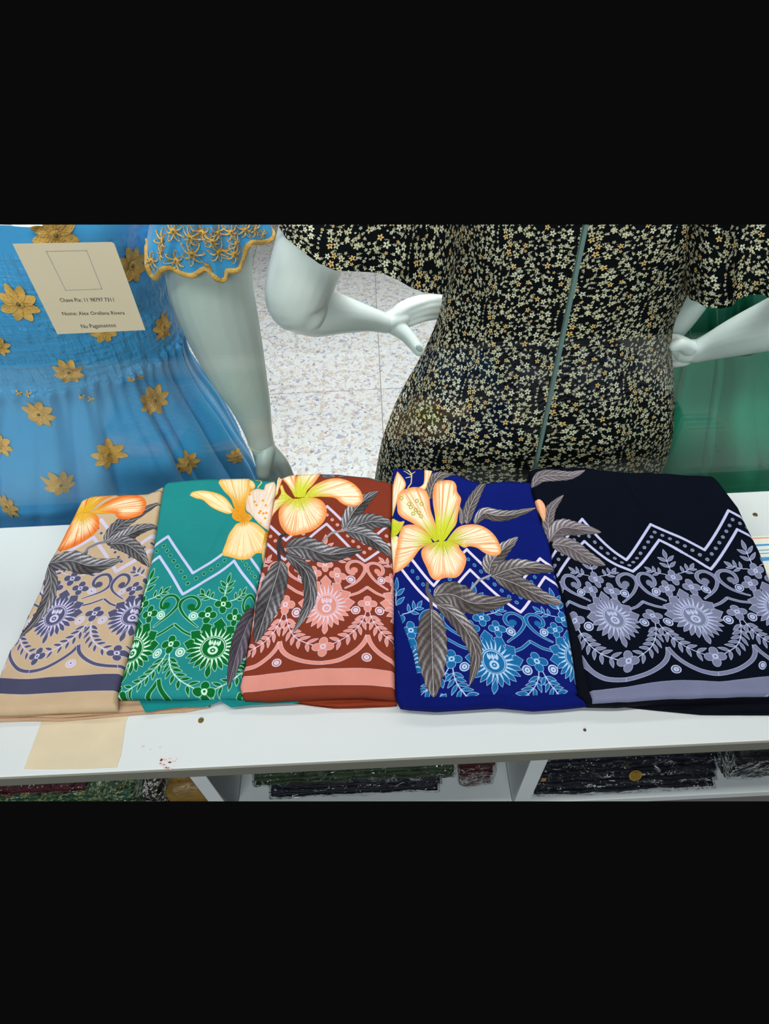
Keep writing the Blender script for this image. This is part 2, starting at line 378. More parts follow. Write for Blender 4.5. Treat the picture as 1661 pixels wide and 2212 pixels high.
for i in range(-4, 3):
    for j in range(-3, 3):
        x0, y0 = jx+i*0.6, jy+j*0.6
        if y0 > 3.5 or y0 < 0.4 or x0 > 1.8 or x0+0.6 < -1.8: continue
        if tile_mesh is None:
            o = bm_obj('tile', box(0.0012, 0.5988, 0.0012, 0.5988, -0.003, 0, 0.0008, 1), m_granite, floor); tile_mesh = o.data
        else:
            o = bpy.data.objects.new('tile', tile_mesh); COL.objects.link(o); o.parent = floor
        o.location = (x0, y0, 0)

m_glass = clear_mat('window_glass', (247, 251, 249), 1.0, 0.0, ior=1.38)
m_seam = mat('silicone_seam', (96, 124, 118), 0.35, 0.5)
sx = at_y(1210, 760, GY)[0]
win = bpy.data.objects.new('window_1', None); COL.objects.link(win); struct(win, 'clear glass shop window joined from two panes behind the counter')
for x0, x1 in ((-1.15, sx-0.0022), (sx+0.0022, 1.15)):
    bm_obj('pane', box(x0, x1, GY, GY+0.006, CZ-0.02, 1.95), m_glass, win)
p = bm_obj('seam', box(sx-0.0022, sx+0.0022, GY-0.0004, GY+0.0064, CZ-0.02, 1.95), m_seam, win)

# ------------------------------------------------------------------ counter
m_white = mat('white_laminate', (214, 220, 220), 0.6, 0.2, vary=0.015, vscale=3, bump=0.02, bscale=60)
m_edge = mat('white_edge_strip', (130, 130, 118), 0.5, 0.3)
YF, YB = 0.2535, at_z(830, 1100, CZ)[1]
counter = thing('display_counter', 'white laminate shop counter holding the five folded sarongs, open shelves below', 'counter')
bm_obj('worktop', box(-1.15, 1.15, YF+0.002, YB, CZ-0.022, CZ, 0.0015), m_white, counter)
bm_obj('edge_strip', box(-1.15, 1.15, YF, YF+0.002, CZ-0.022, CZ-0.0008), m_edge, counter)
SZ = 0.55
def fx(px, py, y=0.26): return at_y(px, py, y)[0]
xl0, xl1 = fx(408, 1672), fx(444, 1670); xr0, xr1 = fx(1146, 1638), fx(1184, 1636)
for a, b in ((xl0, xl1), (xr0, xr1)):
    bm_obj('divider', box(a, b, YF+0.004, YB-0.02, 0.1, CZ-0.0222, 0.001), m_white, counter)
for a, b in ((-1.15, xl0-0.0005), (xl1+0.0005, xr0-0.0005), (xr1+0.0005, 1.15)):
    bm_obj('shelf_board', box(a, b, YF+0.006, YB-0.02, SZ-0.018, SZ, 0.001), m_white, counter)
bm_obj('back_panel', box(-1.15, 1.15, YB-0.0195, YB-0.010, 0.1, CZ-0.0225), m_white, counter)

# ------------------------------------------------------------------ folded sarongs
def Z(seq, ox, oy, sc): return [(ox+x/sc, oy+y/sc) for x, y in seq]
z1 = lambda s: Z(s, 0, 1040, 3.611)
z2 = lambda s: Z(s, 240, 1000, 3.95)
z3 = lambda s: Z(s, 480, 1000, 3.95)
z4 = lambda s: Z(s, 830, 990, 3.534)
z5 = lambda s: Z(s, 1140, 990, 3.188)
def coons(Lf, Rt, Tp, Bt, nu, nv):
    """Lf,Rt run bottom->top; Tp,Bt run left->right"""
    L_, R_, T_, B_ = resample(Lf, nv), resample(Rt, nv), resample(Tp, nu), resample(Bt, nu)
    u = np.linspace(0, 1, nu)[None, :, None]; v = np.linspace(0, 1, nv)[:, None, None]
    P = (1-u)*L_[:, None]+u*R_[:, None]+(1-v)*B_[None]+v*T_[None]
    P -= (1-u)*(1-v)*B_[0]+u*(1-v)*B_[-1]+(1-u)*v*T_[0]+u*v*T_[-1]
    return P
def patch(name, bounds, zfun, zbase, material, parent, uvbox=None, r=0.006, rt=0.012, nu=70, nv=90):
    P = coons(*bounds, nu, nv)[..., :2]; n = nu*nv
    du = np.linalg.norm(P[:, -1]-P[:, 0], axis=1)[:, None]; dv = np.linalg.norm(P[-1]-P[0], axis=1)[None]
    U = np.linspace(0, 1, nu)[None]; V = np.linspace(0, 1, nv)[:, None]
    def fall(d, rr): q = np.clip(1-d/rr, 0, 1); return rr*(1-np.sqrt(np.clip(1-q*q, 0, 1)))
    Zt = np.vectorize(zfun)(P[..., 0], P[..., 1])
    Zt = Zt-np.maximum.reduce([fall(du*U, r), fall(du*(1-U), r), fall(dv*V, r), fall(dv*(1-V), rt)])
    Zt = np.maximum(Zt, zbase+0.0008)
    verts = [(P[j, i, 0], P[j, i, 1], Zt[j, i]) for j in range(nv) for i in range(nu)]; faces = grid_faces(nu, nv)
    ring = [i for i in range(nu)]+[j*nu+nu-1 for j in range(1, nv)]+[(nv-1)*nu+i for i in range(nu-2, -1, -1)]+[j*nu for j in range(nv-2, 0, -1)]
    b0 = len(verts)
    for k in ring: verts.append((verts[k][0], verts[k][1], zbase))
    m = len(ring)
    for k in range(m): faces.append((ring[(k+1) % m], ring[k], b0+k, b0+(k+1) % m))
    faces.append(tuple(b0+k for k in range(m))[::-1])
    uvs = None
    if uvbox: x0, x1, y0, y1 = uvbox; uvs = [((v[0]-x0)/(x1-x0), (v[1]-y0)/(y1-y0)) for v in verts]
    return mesh_obj(name, verts, faces, material, parent, True, uvs)
def crease(x, y, a, b, depth, wd):
    a, b = np.array(a[:2]), np.array(b[:2]); e = b-a; t = min(max(((x-a[0])*e[0]+(y-a[1])*e[1])/(e@e), 0), 1)
    d = math.hypot(x-a[0]-e[0]*t, y-a[1]-e[1]*t); return -depth*math.exp(-(d/wd)**2)*math.sin(math.pi*min(max(t, .03), .97))
def wr(x, y, seed, amp=0.0019):
    hem = math.exp(-max(y-0.30, 0)/0.03)
    return amp*noise.noise((x*14+seed, y*9, seed))*1.6+amp*0.6*noise.noise((x*40, y*25+seed, 3.3))+hem*.0022*noise.noise((x*34, seed, 1.1))+.0007*abs(noise.noise((x*30+y*22, y*12-x*9, seed+9)))
def line(seq, off=0.0): return [on_cloth(a, b, off)[:2] for a, b in seq]
def flatline(seq, z): return [at_z(a, b, z)[:2] for a, b in seq]

TEX = 2900
def cloth_canvas(L, R, T, B, ground):
    A = np.array(list(L)+list(R)+list(T)+list(B)); return Canvas(A[:, 0].min()-.004, A[:, 0].max()+.004, A[:, 1].min()-.004, A[:, 1].max()+.004, TEX, ground)
def sarong(name, label, Lp, Rp, Tp, Bp, off, ground, plain, seed, draw, folds, creases=(), panel_left=None, panel_bottom=None, Lz=None):
    root = thing(name, label, 'sarong', 'folded sarongs laid side by side on the counter')
    L, R, T, B = [line(q, off) for q in (Lp, Rp, Tp, Bp)]
    cv = cloth_canvas(L, R, T, B, ground)
    draw(cv, lambda q: [on_cloth(a, b, off)[:2] for a, b in q])
    img = cv.image(name+'_print')
    mp = mat(name+'_fabric', ground, 0.9, 0.05, image=img, weave=0.25, vary=0.05, vscale=30, bump=0.35, bscale=16, bdist=0.006)
    mp_plain = mat(name+'_plain', plain, 0.9, 0.05, weave=0.4, vary=0.06, vscale=25, bump=0.4, bscale=22, bdist=0.006)
    cr = [(on_cloth(*a, off), on_cloth(*b, off), d, wd) for a, b, d, wd in creases]
    zf = lambda x, y, o=0.0: H(y, off+o)+wr(x, y, seed)+sum(crease(x, y, *c) for c in cr)
    uvb = (cv.x0, cv.x1, cv.y0, cv.y1)
    if panel_left is None:
        patch('printed_panel', (L, R, T, B), zf, 0.7601, mp, root, uvb)
    else:
        patch('plain_fold', (L, R, T, B), lambda x, y: zf(x, y, -0.003), 0.7601, mp_plain, root, uvb)
        PL = line(panel_left, off); PB = line(panel_bottom, off)
        o = coons(PL, R, T, PB, 70, 90)
        Rr = [tuple(p) for p in resample(R, 40)]; Rr = [PB[-1]]+[p for p in Rr if p[1] > PB[-1][1]+0.004]
        patch('printed_panel', (PL, Rr, T, PB), lambda x, y: zf(x, y, 0.0), 0.7612, mp, root, uvb, r=0.003)
    # the folds under the top panel: one whole footprint block plus traced front layers
    def inset(seg, k, axis):
        return seg
    P = coons(L, R, T, B, 24, 24); c = P.mean((0, 1)); P = c+(P-c)*0.965
    q = [P[:, 0], P[:, -1], P[-1], P[0]]
    patch('folded_layer', tuple(q), lambda x, y: 0.7596+0.0002*math.sin(x*80), 0.7508, mp_plain, root, None, r=0.004, rt=0.004, nu=24, nv=24)
    for (bot, top, za, zb) in folds:
        Bf, Tf = flatline(bot, zb), flatline(top, zb)
        fz = lambda x, y: zb+0.0012*noise.noise((x*22, y*70, seed))+.0007*math.sin(y*520+2.5*noise.noise((x*9, y*8, seed)))-0.0006
        patch('folded_layer', ([Bf[0], Tf[0]], [Bf[-1], Tf[-1]], Tf, Bf), fz, za, mp_plain, root, None, r=0.003, rt=0.003, nu=110, nv=40)
    return root
LG_D, LG_L = (34, 31, 31), (196, 194, 202)
LB_D, LB_L = (44, 38, 35), (206, 200, 204)

# --- beige
bL = [(-30, 1512), (0, 1446)]+z1([(60, 1310), (120, 1240), (200, 1040), (300, 850), (365, 640), (440, 510), (560, 280), (640, 115)])
GL = [(252, 1503), (262, 1460), (280, 1400), (305, 1290), (325, 1215), (338, 1140), (346, 1085), (353, 1042)]
bR = [(250, 1529)]+[(x-1, y) for x, y in GL]+[]
bB = [(-30, 1540), (60, 1537), (130, 1533), (200, 1531), (250, 1529)]; bL[0] = (-30, 1540)
bT = [z1([(640, 115)])[0], (200, 1064), (270, 1060), (320, 1058), (352, 1041)]; bT[-1] = bR[-1]
def draw_beige(cv, w):
    A, B, G, Zc = (84, 84, 112), (208, 202, 232), (198, 172, 140), (206, 198, 222)
    lm = [((0, 0), (430, 1050)), ((1, 0), (1045, 1045)), ((.5, 0), (740, 1030)), ((.5, -.5), (865, 800)), ((.5, -.26), (812, 915)), ((.165, -.385), (628, 835)), ((.835, -.385), (1045, 835)),
          ((0, .555), (290, 1365)), ((1, .555), (915, 1345)), ((.5, .44), (612, 1290)), ((.5, .71), (555, 1420)), ((.5, -.66), (905, 700)), ((0, -1.14), (730, 437)), ((.5, -.93), (985, 560)), ((0, .76), (230, 1485)),
          ((.5, .87), (520, 1520)), ((.5, 1.10), (500, 1642)), ((-.4, .87), (30, 1535)), ((-.4, 1.10), (-20, 1655)), ((1, .87), (930, 1505)), ((1, 1.1), (915, 1635))]
    f = tps([a for a, _ in lm], w(z1([b for _, b in lm])))
    draw_border(cv, f, (A, B, G, Zc), (-1, 0, 1, 2), .13, (.87, 1.10, (74, 74, 100)))
    lf = lambda s, wd, k, **q: cv.leaf(w(z1(s)), wd, LG_D, LG_L, k, **q)
    cv.stroke(w(z1([(655, 570), (690, 520), (760, 485), (850, 465)])), .0035, (130, 125, 135))
    lf([(905, 105), (990, 85), (1080, 80), (1260, 68)], .012, 1); lf([(820, 478), (900, 370), (1030, 280), (1245, 165)], .032, 2); lf([(830, 480), (950, 440), (1080, 380), (1230, 350)], .034, 3)
    lf([(860, 485), (980, 490), (1080, 560), (1155, 660)], .036, 4); lf([(372, 640), (560, 620), (720, 660), (945, 610)], .046, 5); lf([(375, 660), (400, 780), (370, 930), (290, 1060), (140, 1225)], .030, 6)
    pt = lambda s, b, k, **q: cv.petal(w(z1(s)), w(z1([b]))[0], (232, 178, 52), (250, 226, 190), (228, 104, 30), k, rk=.85, rw=.8, **q)
    pt([(650, 240), (640, 180), (680, 110), (740, 95), (890, 85), (880, 110), (800, 150), (740, 200), (700, 240)], (640, 240), 3, tl=.8)
    pt([(560, 280), (590, 190), (650, 110), (690, 110), (665, 200), (640, 250)], (640, 240), 4, tl=.6)
    pt([(700, 245), (760, 210), (820, 165), (900, 125), (1000, 100), (1080, 105), (1130, 140), (1140, 190), (1110, 250), (1040, 285), (960, 295), (915, 280), (890, 250), (820, 250), (740, 252)], (640, 240), 1, tl=.45)
    pt([(600, 250), (550, 290), (520, 360), (480, 440), (435, 520), (500, 538), (600, 500), (690, 445), (760, 380), (775, 310), (750, 260), (690, 243)], (640, 240), 2, tl=.35)
cream = sarong('beige_sarong', 'beige folded sarong with slate border and one orange lily, farthest left on the counter', bL, bR, bT, bB, 0.0, (198, 172, 140), (188, 155, 124), 1, draw_beige,
    [([(-30, 1562), (0, 1557), (60, 1555), (130, 1556), (200, 1550), (300, 1541), (400, 1536), (452, 1526)], [(-30, 1500), (440, 1490)], .7508, .7548),
     ([(-30, 1551), (0, 1549), (60, 1546), (130, 1549), (200, 1543), (300, 1534), (400, 1526), (440, 1520)], [(-30, 1500), (430, 1490)], .7552, .7582),
     ])
# --- green
gR = [(523, 1503), (518, 1480), (531, 1405), (541, 1350), (549, 1290), (570, 1200), (581, 1130), (590, 1080), (596, 1030)]
gT = [(353, 1042), (362, 1033), (385, 1030), (450, 1026), (535, 1024), (575, 1030), (596, 1030)]
gB = [(252, 1503), (320, 1503), (400, 1503), (460, 1502), (523, 1503)]
def draw_green(cv, w):
    A, B, G, Zc = (12, 104, 44), (206, 240, 218), (36, 136, 135), (200, 204, 238)
    lm = [((0, 0), (875, 1580)), ((-1, 0), (188, 1603)), ((-.5, -.66), (612, 1120)), ((0, -1.14), (1050, 840)), ((-1, -1.14), (415, 803)), ((-.5, -.93), (695, 937)), ((-1, -1.41), (487, 630)),
          ((-.5, 0), (508, 1540)), ((0, -.52), (958, 1203)), ((0, .555), (795, 1950)), ((-.5, .44), (400, 1860)), ((-.5, -.26), (540, 1372)), ((-.5, -.5), (580, 1200)), ((-.335, -.385), (675, 1290)), ((-.165, -.385), (822, 1293)),
          ((.165, -.385), (1056, 1325)), ((-.835, -.385), (330, 1290)), ((.5, -.66), (1240, 1095)), ((-.645, .09), (392, 1625)), ((-.355, .09), (585, 1610)), ((0, -.9), (1005, 990))]
    lm = [l for l in lm if l[0] != (-.335, -.385)]
    f = tps([a for a, _ in lm], w(z2([b for _, b in lm])))
    draw_border(cv, f, (A, B, G, Zc), (-2, -1, 0, 1), .10)
    cv.leaf(w(z2([(1230, 1230), (1160, 1400), (1080, 1620), (1000, 1910)])), .040, (48, 42, 48), (150, 142, 158), 3)
    Y, M, R_ = (240, 160, 40), (252, 232, 188), (240, 178, 80)
    pt = lambda s, b, k, **q: cv.petal(w(z2(s)), w(z2([b]))[0], q.pop('t', Y), q.pop('m', M), q.pop('r', R_), k, **q)
    pt([(1150, 330), (1160, 260), (1240, 215), (1300, 225), (1320, 180), (1400, 160), (1420, 250), (1400, 400), (1370, 520), (1330, 565), (1260, 520), (1200, 450), (1150, 400)], (1240, 560), 4, tl=.12, m=(240, 226, 214), r=(232, 190, 150), rw=.25)
    pt([(1175, 130), (1205, 145), (1230, 190), (1210, 225), (1178, 235)], (1180, 240), 5)
    pt([(670, 275), (690, 245), (760, 230), (850, 240), (940, 270), (1000, 320), (1045, 400), (1010, 432), (930, 410), (850, 370), (780, 310), (720, 295)], (1100, 460), 1, tl=.25)
    pt([(915, 170), (930, 120), (970, 100), (1060, 97), (1170, 94), (1178, 150), (1180, 230), (1150, 330), (1130, 400), (1060, 395), (1020, 300), (960, 235)], (1110, 470), 2, tl=.62)
    pt([(1050, 380), (1130, 370), (1150, 420), (1205, 460), (1180, 500), (1120, 508), (1060, 490), (1030, 450)], (1110, 440), 3, tl=1.5)
    pt([(1070, 520), (1150, 500), (1240, 520), (1320, 590), (1345, 650), (1310, 760), (1240, 775), (1180, 822), (1100, 832), (1010, 805), (948, 780), (980, 680), (1010, 600)], (1130, 470), 6, tl=.2, rw=.35)
    pt([(1310, 600), (1360, 560), (1330, 800), (1300, 870), (1285, 760)], (1330, 560), 7)
    cv.stroke(w(z2([(1230, 130), (1270, 135), (1282, 165), (1250, 205)])), .0016, (226, 214, 120))
    for x, y in [(1225, 330), (1295, 320), (1240, 362), (1320, 362), (1275, 415), (1300, 435), (1325, 430), (1315, 475), (1265, 430), (1180, 262)]: cv.fill(w(z2([(x+11*math.cos(a), y+11*math.sin(a)) for a in np.arange(8)*.785])), (240, 160, 50))
green = sarong('green_sarong', 'teal green folded sarong with pale yellow lily and dark green sun border', GL, gR, gT, gB, .002, (36, 136, 135), (24, 130, 130), 2, draw_green,
    [(z2([(140, 1990), (235, 2020), (290, 2125), (400, 2100), (620, 2075), (800, 2075), (930, 2025), (1020, 2080), (1200, 2060), (1400, 2050), (1600, 2040)]), [(275, 1480), (640, 1470)], .7586, .7608)],
    [((500, 1095), (405, 1262), .0014, .003)])
# --- brown
BL = [(523, 1504), (514, 1481), (531, 1405), (541, 1350), (549, 1290), (570, 1200), (581, 1130), (590, 1080), (597, 1028)]
BLp = [(x+1, y) for x, y in BL]
UL = [(886, 1521), (864, 1518), (855, 1499), (851, 1358), (852, 1259), (844, 1160), (847, 1103), (848, 1007)]
brR = [(853, 1503), (851, 1400), (850, 1358), (851, 1259), (843, 1160), (846, 1103), (847, 1036)]
brT = [BLp[-1], (602, 1019), (606, 1024), (625, 1017), (690, 1014), (740, 1016), (800, 1023), (847, 1036)]
brB = [BLp[0], (580, 1506), (640, 1503), (700, 1500), (780, 1498), (853, 1503)]
def draw_brown(cv, w):
    A, B, G, Zc = (222, 146, 132), (226, 202, 220), (128, 55, 37), (212, 200, 226)
    lm = [((0, 0), (892, 1215)), ((.5, 0), (1240, 1197)), ((-.5, 0), (540, 1210)), ((0, .555), (860, 1565)), ((.5, .44), (1240, 1485)), ((-.5, .44), (487, 1540)), ((0, .76), (850, 1710)), ((.5, .71), (1232, 1657)), ((-.5, .71), (462, 1703)),
          ((.5, -.26), (1238, 1062)), ((.5, -.5), (1228, 895)), ((-.165, -.385), (785, 945)), ((.165, -.385), (980, 958)), ((.5, -.66), (1215, 838)), ((0, -1.14), (890, 520)), ((.5, -.93), (1212, 690)), ((-.5, -.93), (545, 665)),
          ((-.5, -.66), (535, 830)), ((.685, -.36), (1358, 1005)), ((.315, -.36), (1098, 1000)), ((0, .86), (870, 1755)), ((.8, .86), (1465, 1782)), ((-.9, .86), (195, 1815)), ((0, 1.08), (870, 1898)), ((-.9, 1.08), (175, 1952)), ((.8, 1.08), (1465, 1912)), ((-1, 0), (230, 1240))]
    f = tps([a for a, _ in lm], w(z3([b for _, b in lm])))
    draw_border(cv, f, (A, B, G, Zc), (-2, -1, 0, 1), .10, (.86, 1.08, (220, 146, 132)))
    lf = lambda s, wd, k, **q: cv.leaf(w(z3(s)), wd, LG_D, LG_L, k, **q)
    lf([(840, 80), (900, 90), (960, 110)], .022, 1); lf([(990, 115), (1100, 80), (1210, 95), (1330, 135), (1470, 120)], .012, 2)
    lf([(1040, 570), (1110, 430), (1200, 330), (1330, 240)], .038, 3); lf([(1050, 560), (1180, 520), (1300, 500), (1500, 530)], .042, 4); lf([(1060, 580), (1200, 610), (1330, 690), (1500, 820)], .036, 5)
    cv.stroke(w(z3([(1060, 570), (930, 600), (860, 665)])), .003, (150, 146, 150))
    lf([(545, 735), (700, 720), (900, 780), (1195, 745)], .050, 6)
    cv.stroke(w(z3([(575, 600), (500, 630), (480, 720), (492, 870)])), .0045, (60, 56, 60)); cv.stroke(w(z3([(490, 690), (530, 770), (580, 830)])), .004, (60, 56, 60))
    lf([(545, 790), (640, 850), (730, 960), (750, 1150), (690, 1300), (608, 1440)], .030, 7); lf([(500, 840), (470, 960), (400, 1180), (350, 1330), (280, 1530)], .055, 8, tip=.85)
    Yl, M, R_ = (214, 218, 60), (252, 240, 208), (240, 140, 70)
    pt = lambda s, b, k, **q: cv.petal(w(z3(s)), w(z3([b]))[0], Yl, M, R_, k, **q)
    pt([(480, 60), (455, 130), (440, 220), (436, 290), (470, 260), (480, 220), (510, 130), (498, 75)], (450, 290), 9, tl=.3)
    pt([(600, 300), (540, 250), (510, 180), (490, 200), (500, 250), (470, 300), (440, 320), (425, 370), (410, 440), (390, 560), (430, 450), (500, 370), (560, 310)], (630, 290), 5, tl=.6)
    pt([(620, 290), (560, 190), (505, 120), (530, 80), (600, 66), (630, 70), (625, 180), (645, 270)], (645, 285), 4, tl=.5)
    pt([(635, 290), (622, 180), (640, 90), (690, 50), (790, 48), (835, 75), (820, 120), (770, 190), (725, 230), (700, 285)], (650, 290), 3, tl=.75)
    pt([(690, 300), (740, 230), (800, 180), (900, 135), (1000, 128), (1100, 158), (1170, 220), (1200, 290), (1190, 340), (1130, 372), (1060, 365), (1010, 340), (960, 300), (880, 290), (790, 290)], (650, 290), 2, tl=.5)
    pt([(640, 300), (560, 308), (495, 380), (480, 450), (500, 540), (560, 612), (620, 622), (700, 600), (770, 580), (850, 520), (890, 440), (880, 360), (830, 310), (740, 288)], (650, 270), 1, tl=.42)
brown = sarong('brown_sarong', 'rust brown folded sarong with pink border band and an orange-white lily at its top', BLp, brR, brT, brB, .004, (128, 55, 37), (138, 56, 34), 3, draw_brown,
    [(z3([(180, 1995), (400, 2010), (620, 2030), (800, 2060), (1000, 2075), (1250, 2062), (1400, 2065), (1490, 2055)]), [(530, 1470), (858, 1470)], .7566, .7592),
     (z3([(500, 2030), (760, 2066), (950, 2090), (1150, 2088), (1350, 2078), (1490, 2070)]), [(600, 1480), (858, 1480)], .7510, .7534)])
# --- blue
KL = z4([(1570, 1850), (1480, 1780), (1440, 1500), (1380, 1120), (1340, 1000), (1290, 800), (1265, 640), (1200, 480), (1130, 250), (1108, 70)])
blR = [(x-1, y) for x, y in z4([(1570, 1850), (1480, 1780), (1440, 1500), (1380, 1120), (1340, 1000), (1290, 800), (1265, 640), (1200, 480), (1130, 250), (1120, 160)])]
blT = [UL[-1], (862, 1004), (900, 1005), (960, 1010), (985, 1016), (1015, 1028), (1040, 1036), (1070, 1034), (1100, 1032), (1125, 1034), blR[-1]]
blB = [UL[0]]+z4([(400, 1890), (640, 1875), (880, 1860), (1150, 1885), (1400, 1868), (1570, 1850)]); blB[-1] = blR[0]
def draw_blue(cv, w):
    A, B, G, Zc = (26, 104, 162), (180, 206, 236), (14, 27, 106), (226, 216, 236)
    lm = [((0, 0), (835, 1560)), ((.5, 0), (1165, 1545)), ((-.5, 0), (515, 1530)), ((.165, -.385), (857, 1305)), ((-.165, -.385), (665, 1300)), ((0, -.52), (742, 1222)), ((.5, -.26), (1112, 1400)), ((.5, -.5), (1075, 1245)), ((.835, -.385), (1305, 1310)),
          ((1, 0), (1450, 1510)), ((.5, -.66), (1040, 1178)), ((0, -1.14), (655, 850)), ((.5, -.93), (985, 1025)), ((-.5, -.93), (378, 972)), ((-.5, -.66), (410, 1140)), ((1, -1.14), (1228, 905)), ((1, -1.41), (1190, 762)), ((-.835, -.385), (203, 1312)),
          ((.645, .09), (1293, 1612)), ((.355, .09), (1093, 1617)), ((0, .555), (820, 1900)), ((-1, -1.14), (100, 800)), ((-.7, .4), (290, 1790))]
    f = tps([a for a, _ in lm], w(z4([b for _, b in lm])))
    draw_border(cv, f, (A, B, G, Zc), (-1, 0, 1), .10)
    lf = lambda s, wd, k, **q: cv.leaf(w(z4(s)), wd, LB_D, LB_L, k, **q)
    lf([(345, 310), (370, 200), (440, 120), (605, 85)], .030, 1); lf([(630, 495), (650, 380), (710, 260), (785, 160)], .026, 2); lf([(690, 495), (760, 420), (870, 440), (1000, 430), (1160, 378)], .028, 3)
    lf([(590, 500), (595, 430), (575, 360)], .014, 4); lf([(800, 880), (820, 790), (900, 700), (1020, 603)], .040, 5); lf([(820, 900), (950, 850), (1100, 830), (1330, 850)], .042, 6); lf([(850, 900), (1000, 960), (1180, 1050), (1365, 1110)], .042, 7)
    cv.stroke(w(z4([(810, 890), (720, 930), (665, 995)])), .003, (160, 156, 158))
    lf([(375, 1045), (520, 1040), (700, 1110), (975, 1078)], .058, 8)
    cv.stroke(w(z4([(330, 950), (325, 1010), (355, 1080), (362, 1170)])), .004, (90, 84, 86)); cv.stroke(w(z4([(340, 1030), (380, 1090), (430, 1130)])), .004, (90, 84, 86))
    lf([(405, 1115), (520, 1190), (640, 1340), (700, 1520), (650, 1740)], .036, 9); lf([(360, 1150), (362, 1300), (368, 1560), (378, 1820)], .060, 10, tip=.9)
    Yl, M, R_ = (206, 214, 50), (252, 238, 206), (242, 146, 82)
    pt = lambda s, b, k, **q: cv.petal(w(z4(s)), w(z4([b]))[0], Yl, M, R_, k, **q)
    pt([(305, 68), (362, 68), (362, 110), (335, 180), (310, 240), (250, 228), (300, 190)], (320, 240), 11, tl=.1)
    pt([(100, 100), (150, 160), (165, 210), (130, 270), (100, 330), (60, 440), (50, 260), (75, 170)], (60, 440), 12, tl=.1)
    pt([(40, 440), (110, 480), (155, 480), (115, 560), (80, 590), (40, 580)], (60, 560), 13, tl=1.2)
    pt([(40, 590), (100, 590), (110, 640), (90, 730), (80, 870), (50, 880)], (60, 580), 14, tl=.1)
    pt([(385, 640), (310, 570), (220, 500), (120, 440), (98, 380), (110, 270), (200, 222), (270, 222), (320, 250), (345, 310), (355, 390), (385, 480), (400, 540), (412, 620)], (410, 640), 2, tl=.4)
    pt([(395, 600), (388, 450), (370, 330), (375, 230), (400, 178), (450, 165), (520, 168), (550, 200), (557, 250), (587, 300), (580, 350), (565, 420), (550, 500), (510, 560), (460, 630), (425, 640)], (430, 650), 1, tl=.62)
    pt([(370, 645), (330, 570), (270, 522), (200, 505), (140, 520), (108, 600), (98, 680), (80, 780), (78, 868), (150, 835), (220, 765), (280, 690), (350, 660)], (430, 650), 3, tl=.5)
    pt([(470, 640), (520, 570), (570, 520), (640, 500), (720, 505), (800, 545), (860, 610), (892, 690), (880, 732), (820, 742), (760, 715), (710, 680), (650, 668), (610, 682), (560, 655), (500, 640)], (440, 650), 5, tl=.48)
    pt([(420, 635), (340, 655), (285, 700), (288, 760), (320, 830), (355, 905), (400, 932), (470, 915), (550, 912), (600, 862), (627, 780), (615, 730), (580, 690), (560, 650), (500, 636)], (440, 620), 4, tl=.42)
    for x, y in [(130, 305), (250, 325), (285, 348), (190, 350), (203, 375), (240, 395), (262, 418), (222, 425), (280, 445)]:
        cv.stroke(w(z4([(x+13*math.cos(a), y+13*math.sin(a)) for a in np.arange(8)*.785])), .0009, (150, 150, 20), closed=True)
    br = (226, 206, 120)
    cv.stroke(w(z4([(180, 225), (205, 190), (210, 130), (180, 70)])), .0015, br)
    for a, b in (((205, 130), (150, 95)), ((205, 110), (160, 75)), ((205, 140), (165, 150)), ((210, 120), (235, 100))): cv.stroke(w(z4([a, b])), .0011, br)
pl4 = z4([(285, 1815), (220, 1480), (150, 1290), (80, 1080)])+[(852, 1259), (844, 1160), (847, 1103), (848, 1007)]
blue = sarong('blue_sarong', 'royal blue folded sarong with light blue border and a full orange-white lily', UL, blR, blT, blB, .0065, (14, 27, 106), (12, 24, 102), 4, draw_blue,
    [(z4([(150, 1885), (400, 1900), (640, 1888), (880, 1870), (1150, 1898), (1400, 1880), (1570, 1862)]), [(870, 1490), (1272, 1485)], .7566, .7594)],
    [((1175, 1040), (1195, 1150), .002, .006), ((975, 1300), (1005, 1200), .0, .004)], panel_left=pl4, panel_bottom=[pl4[0]]+z4([(600, 1812), (900, 1808), (1200, 1795), (1480, 1780)]))
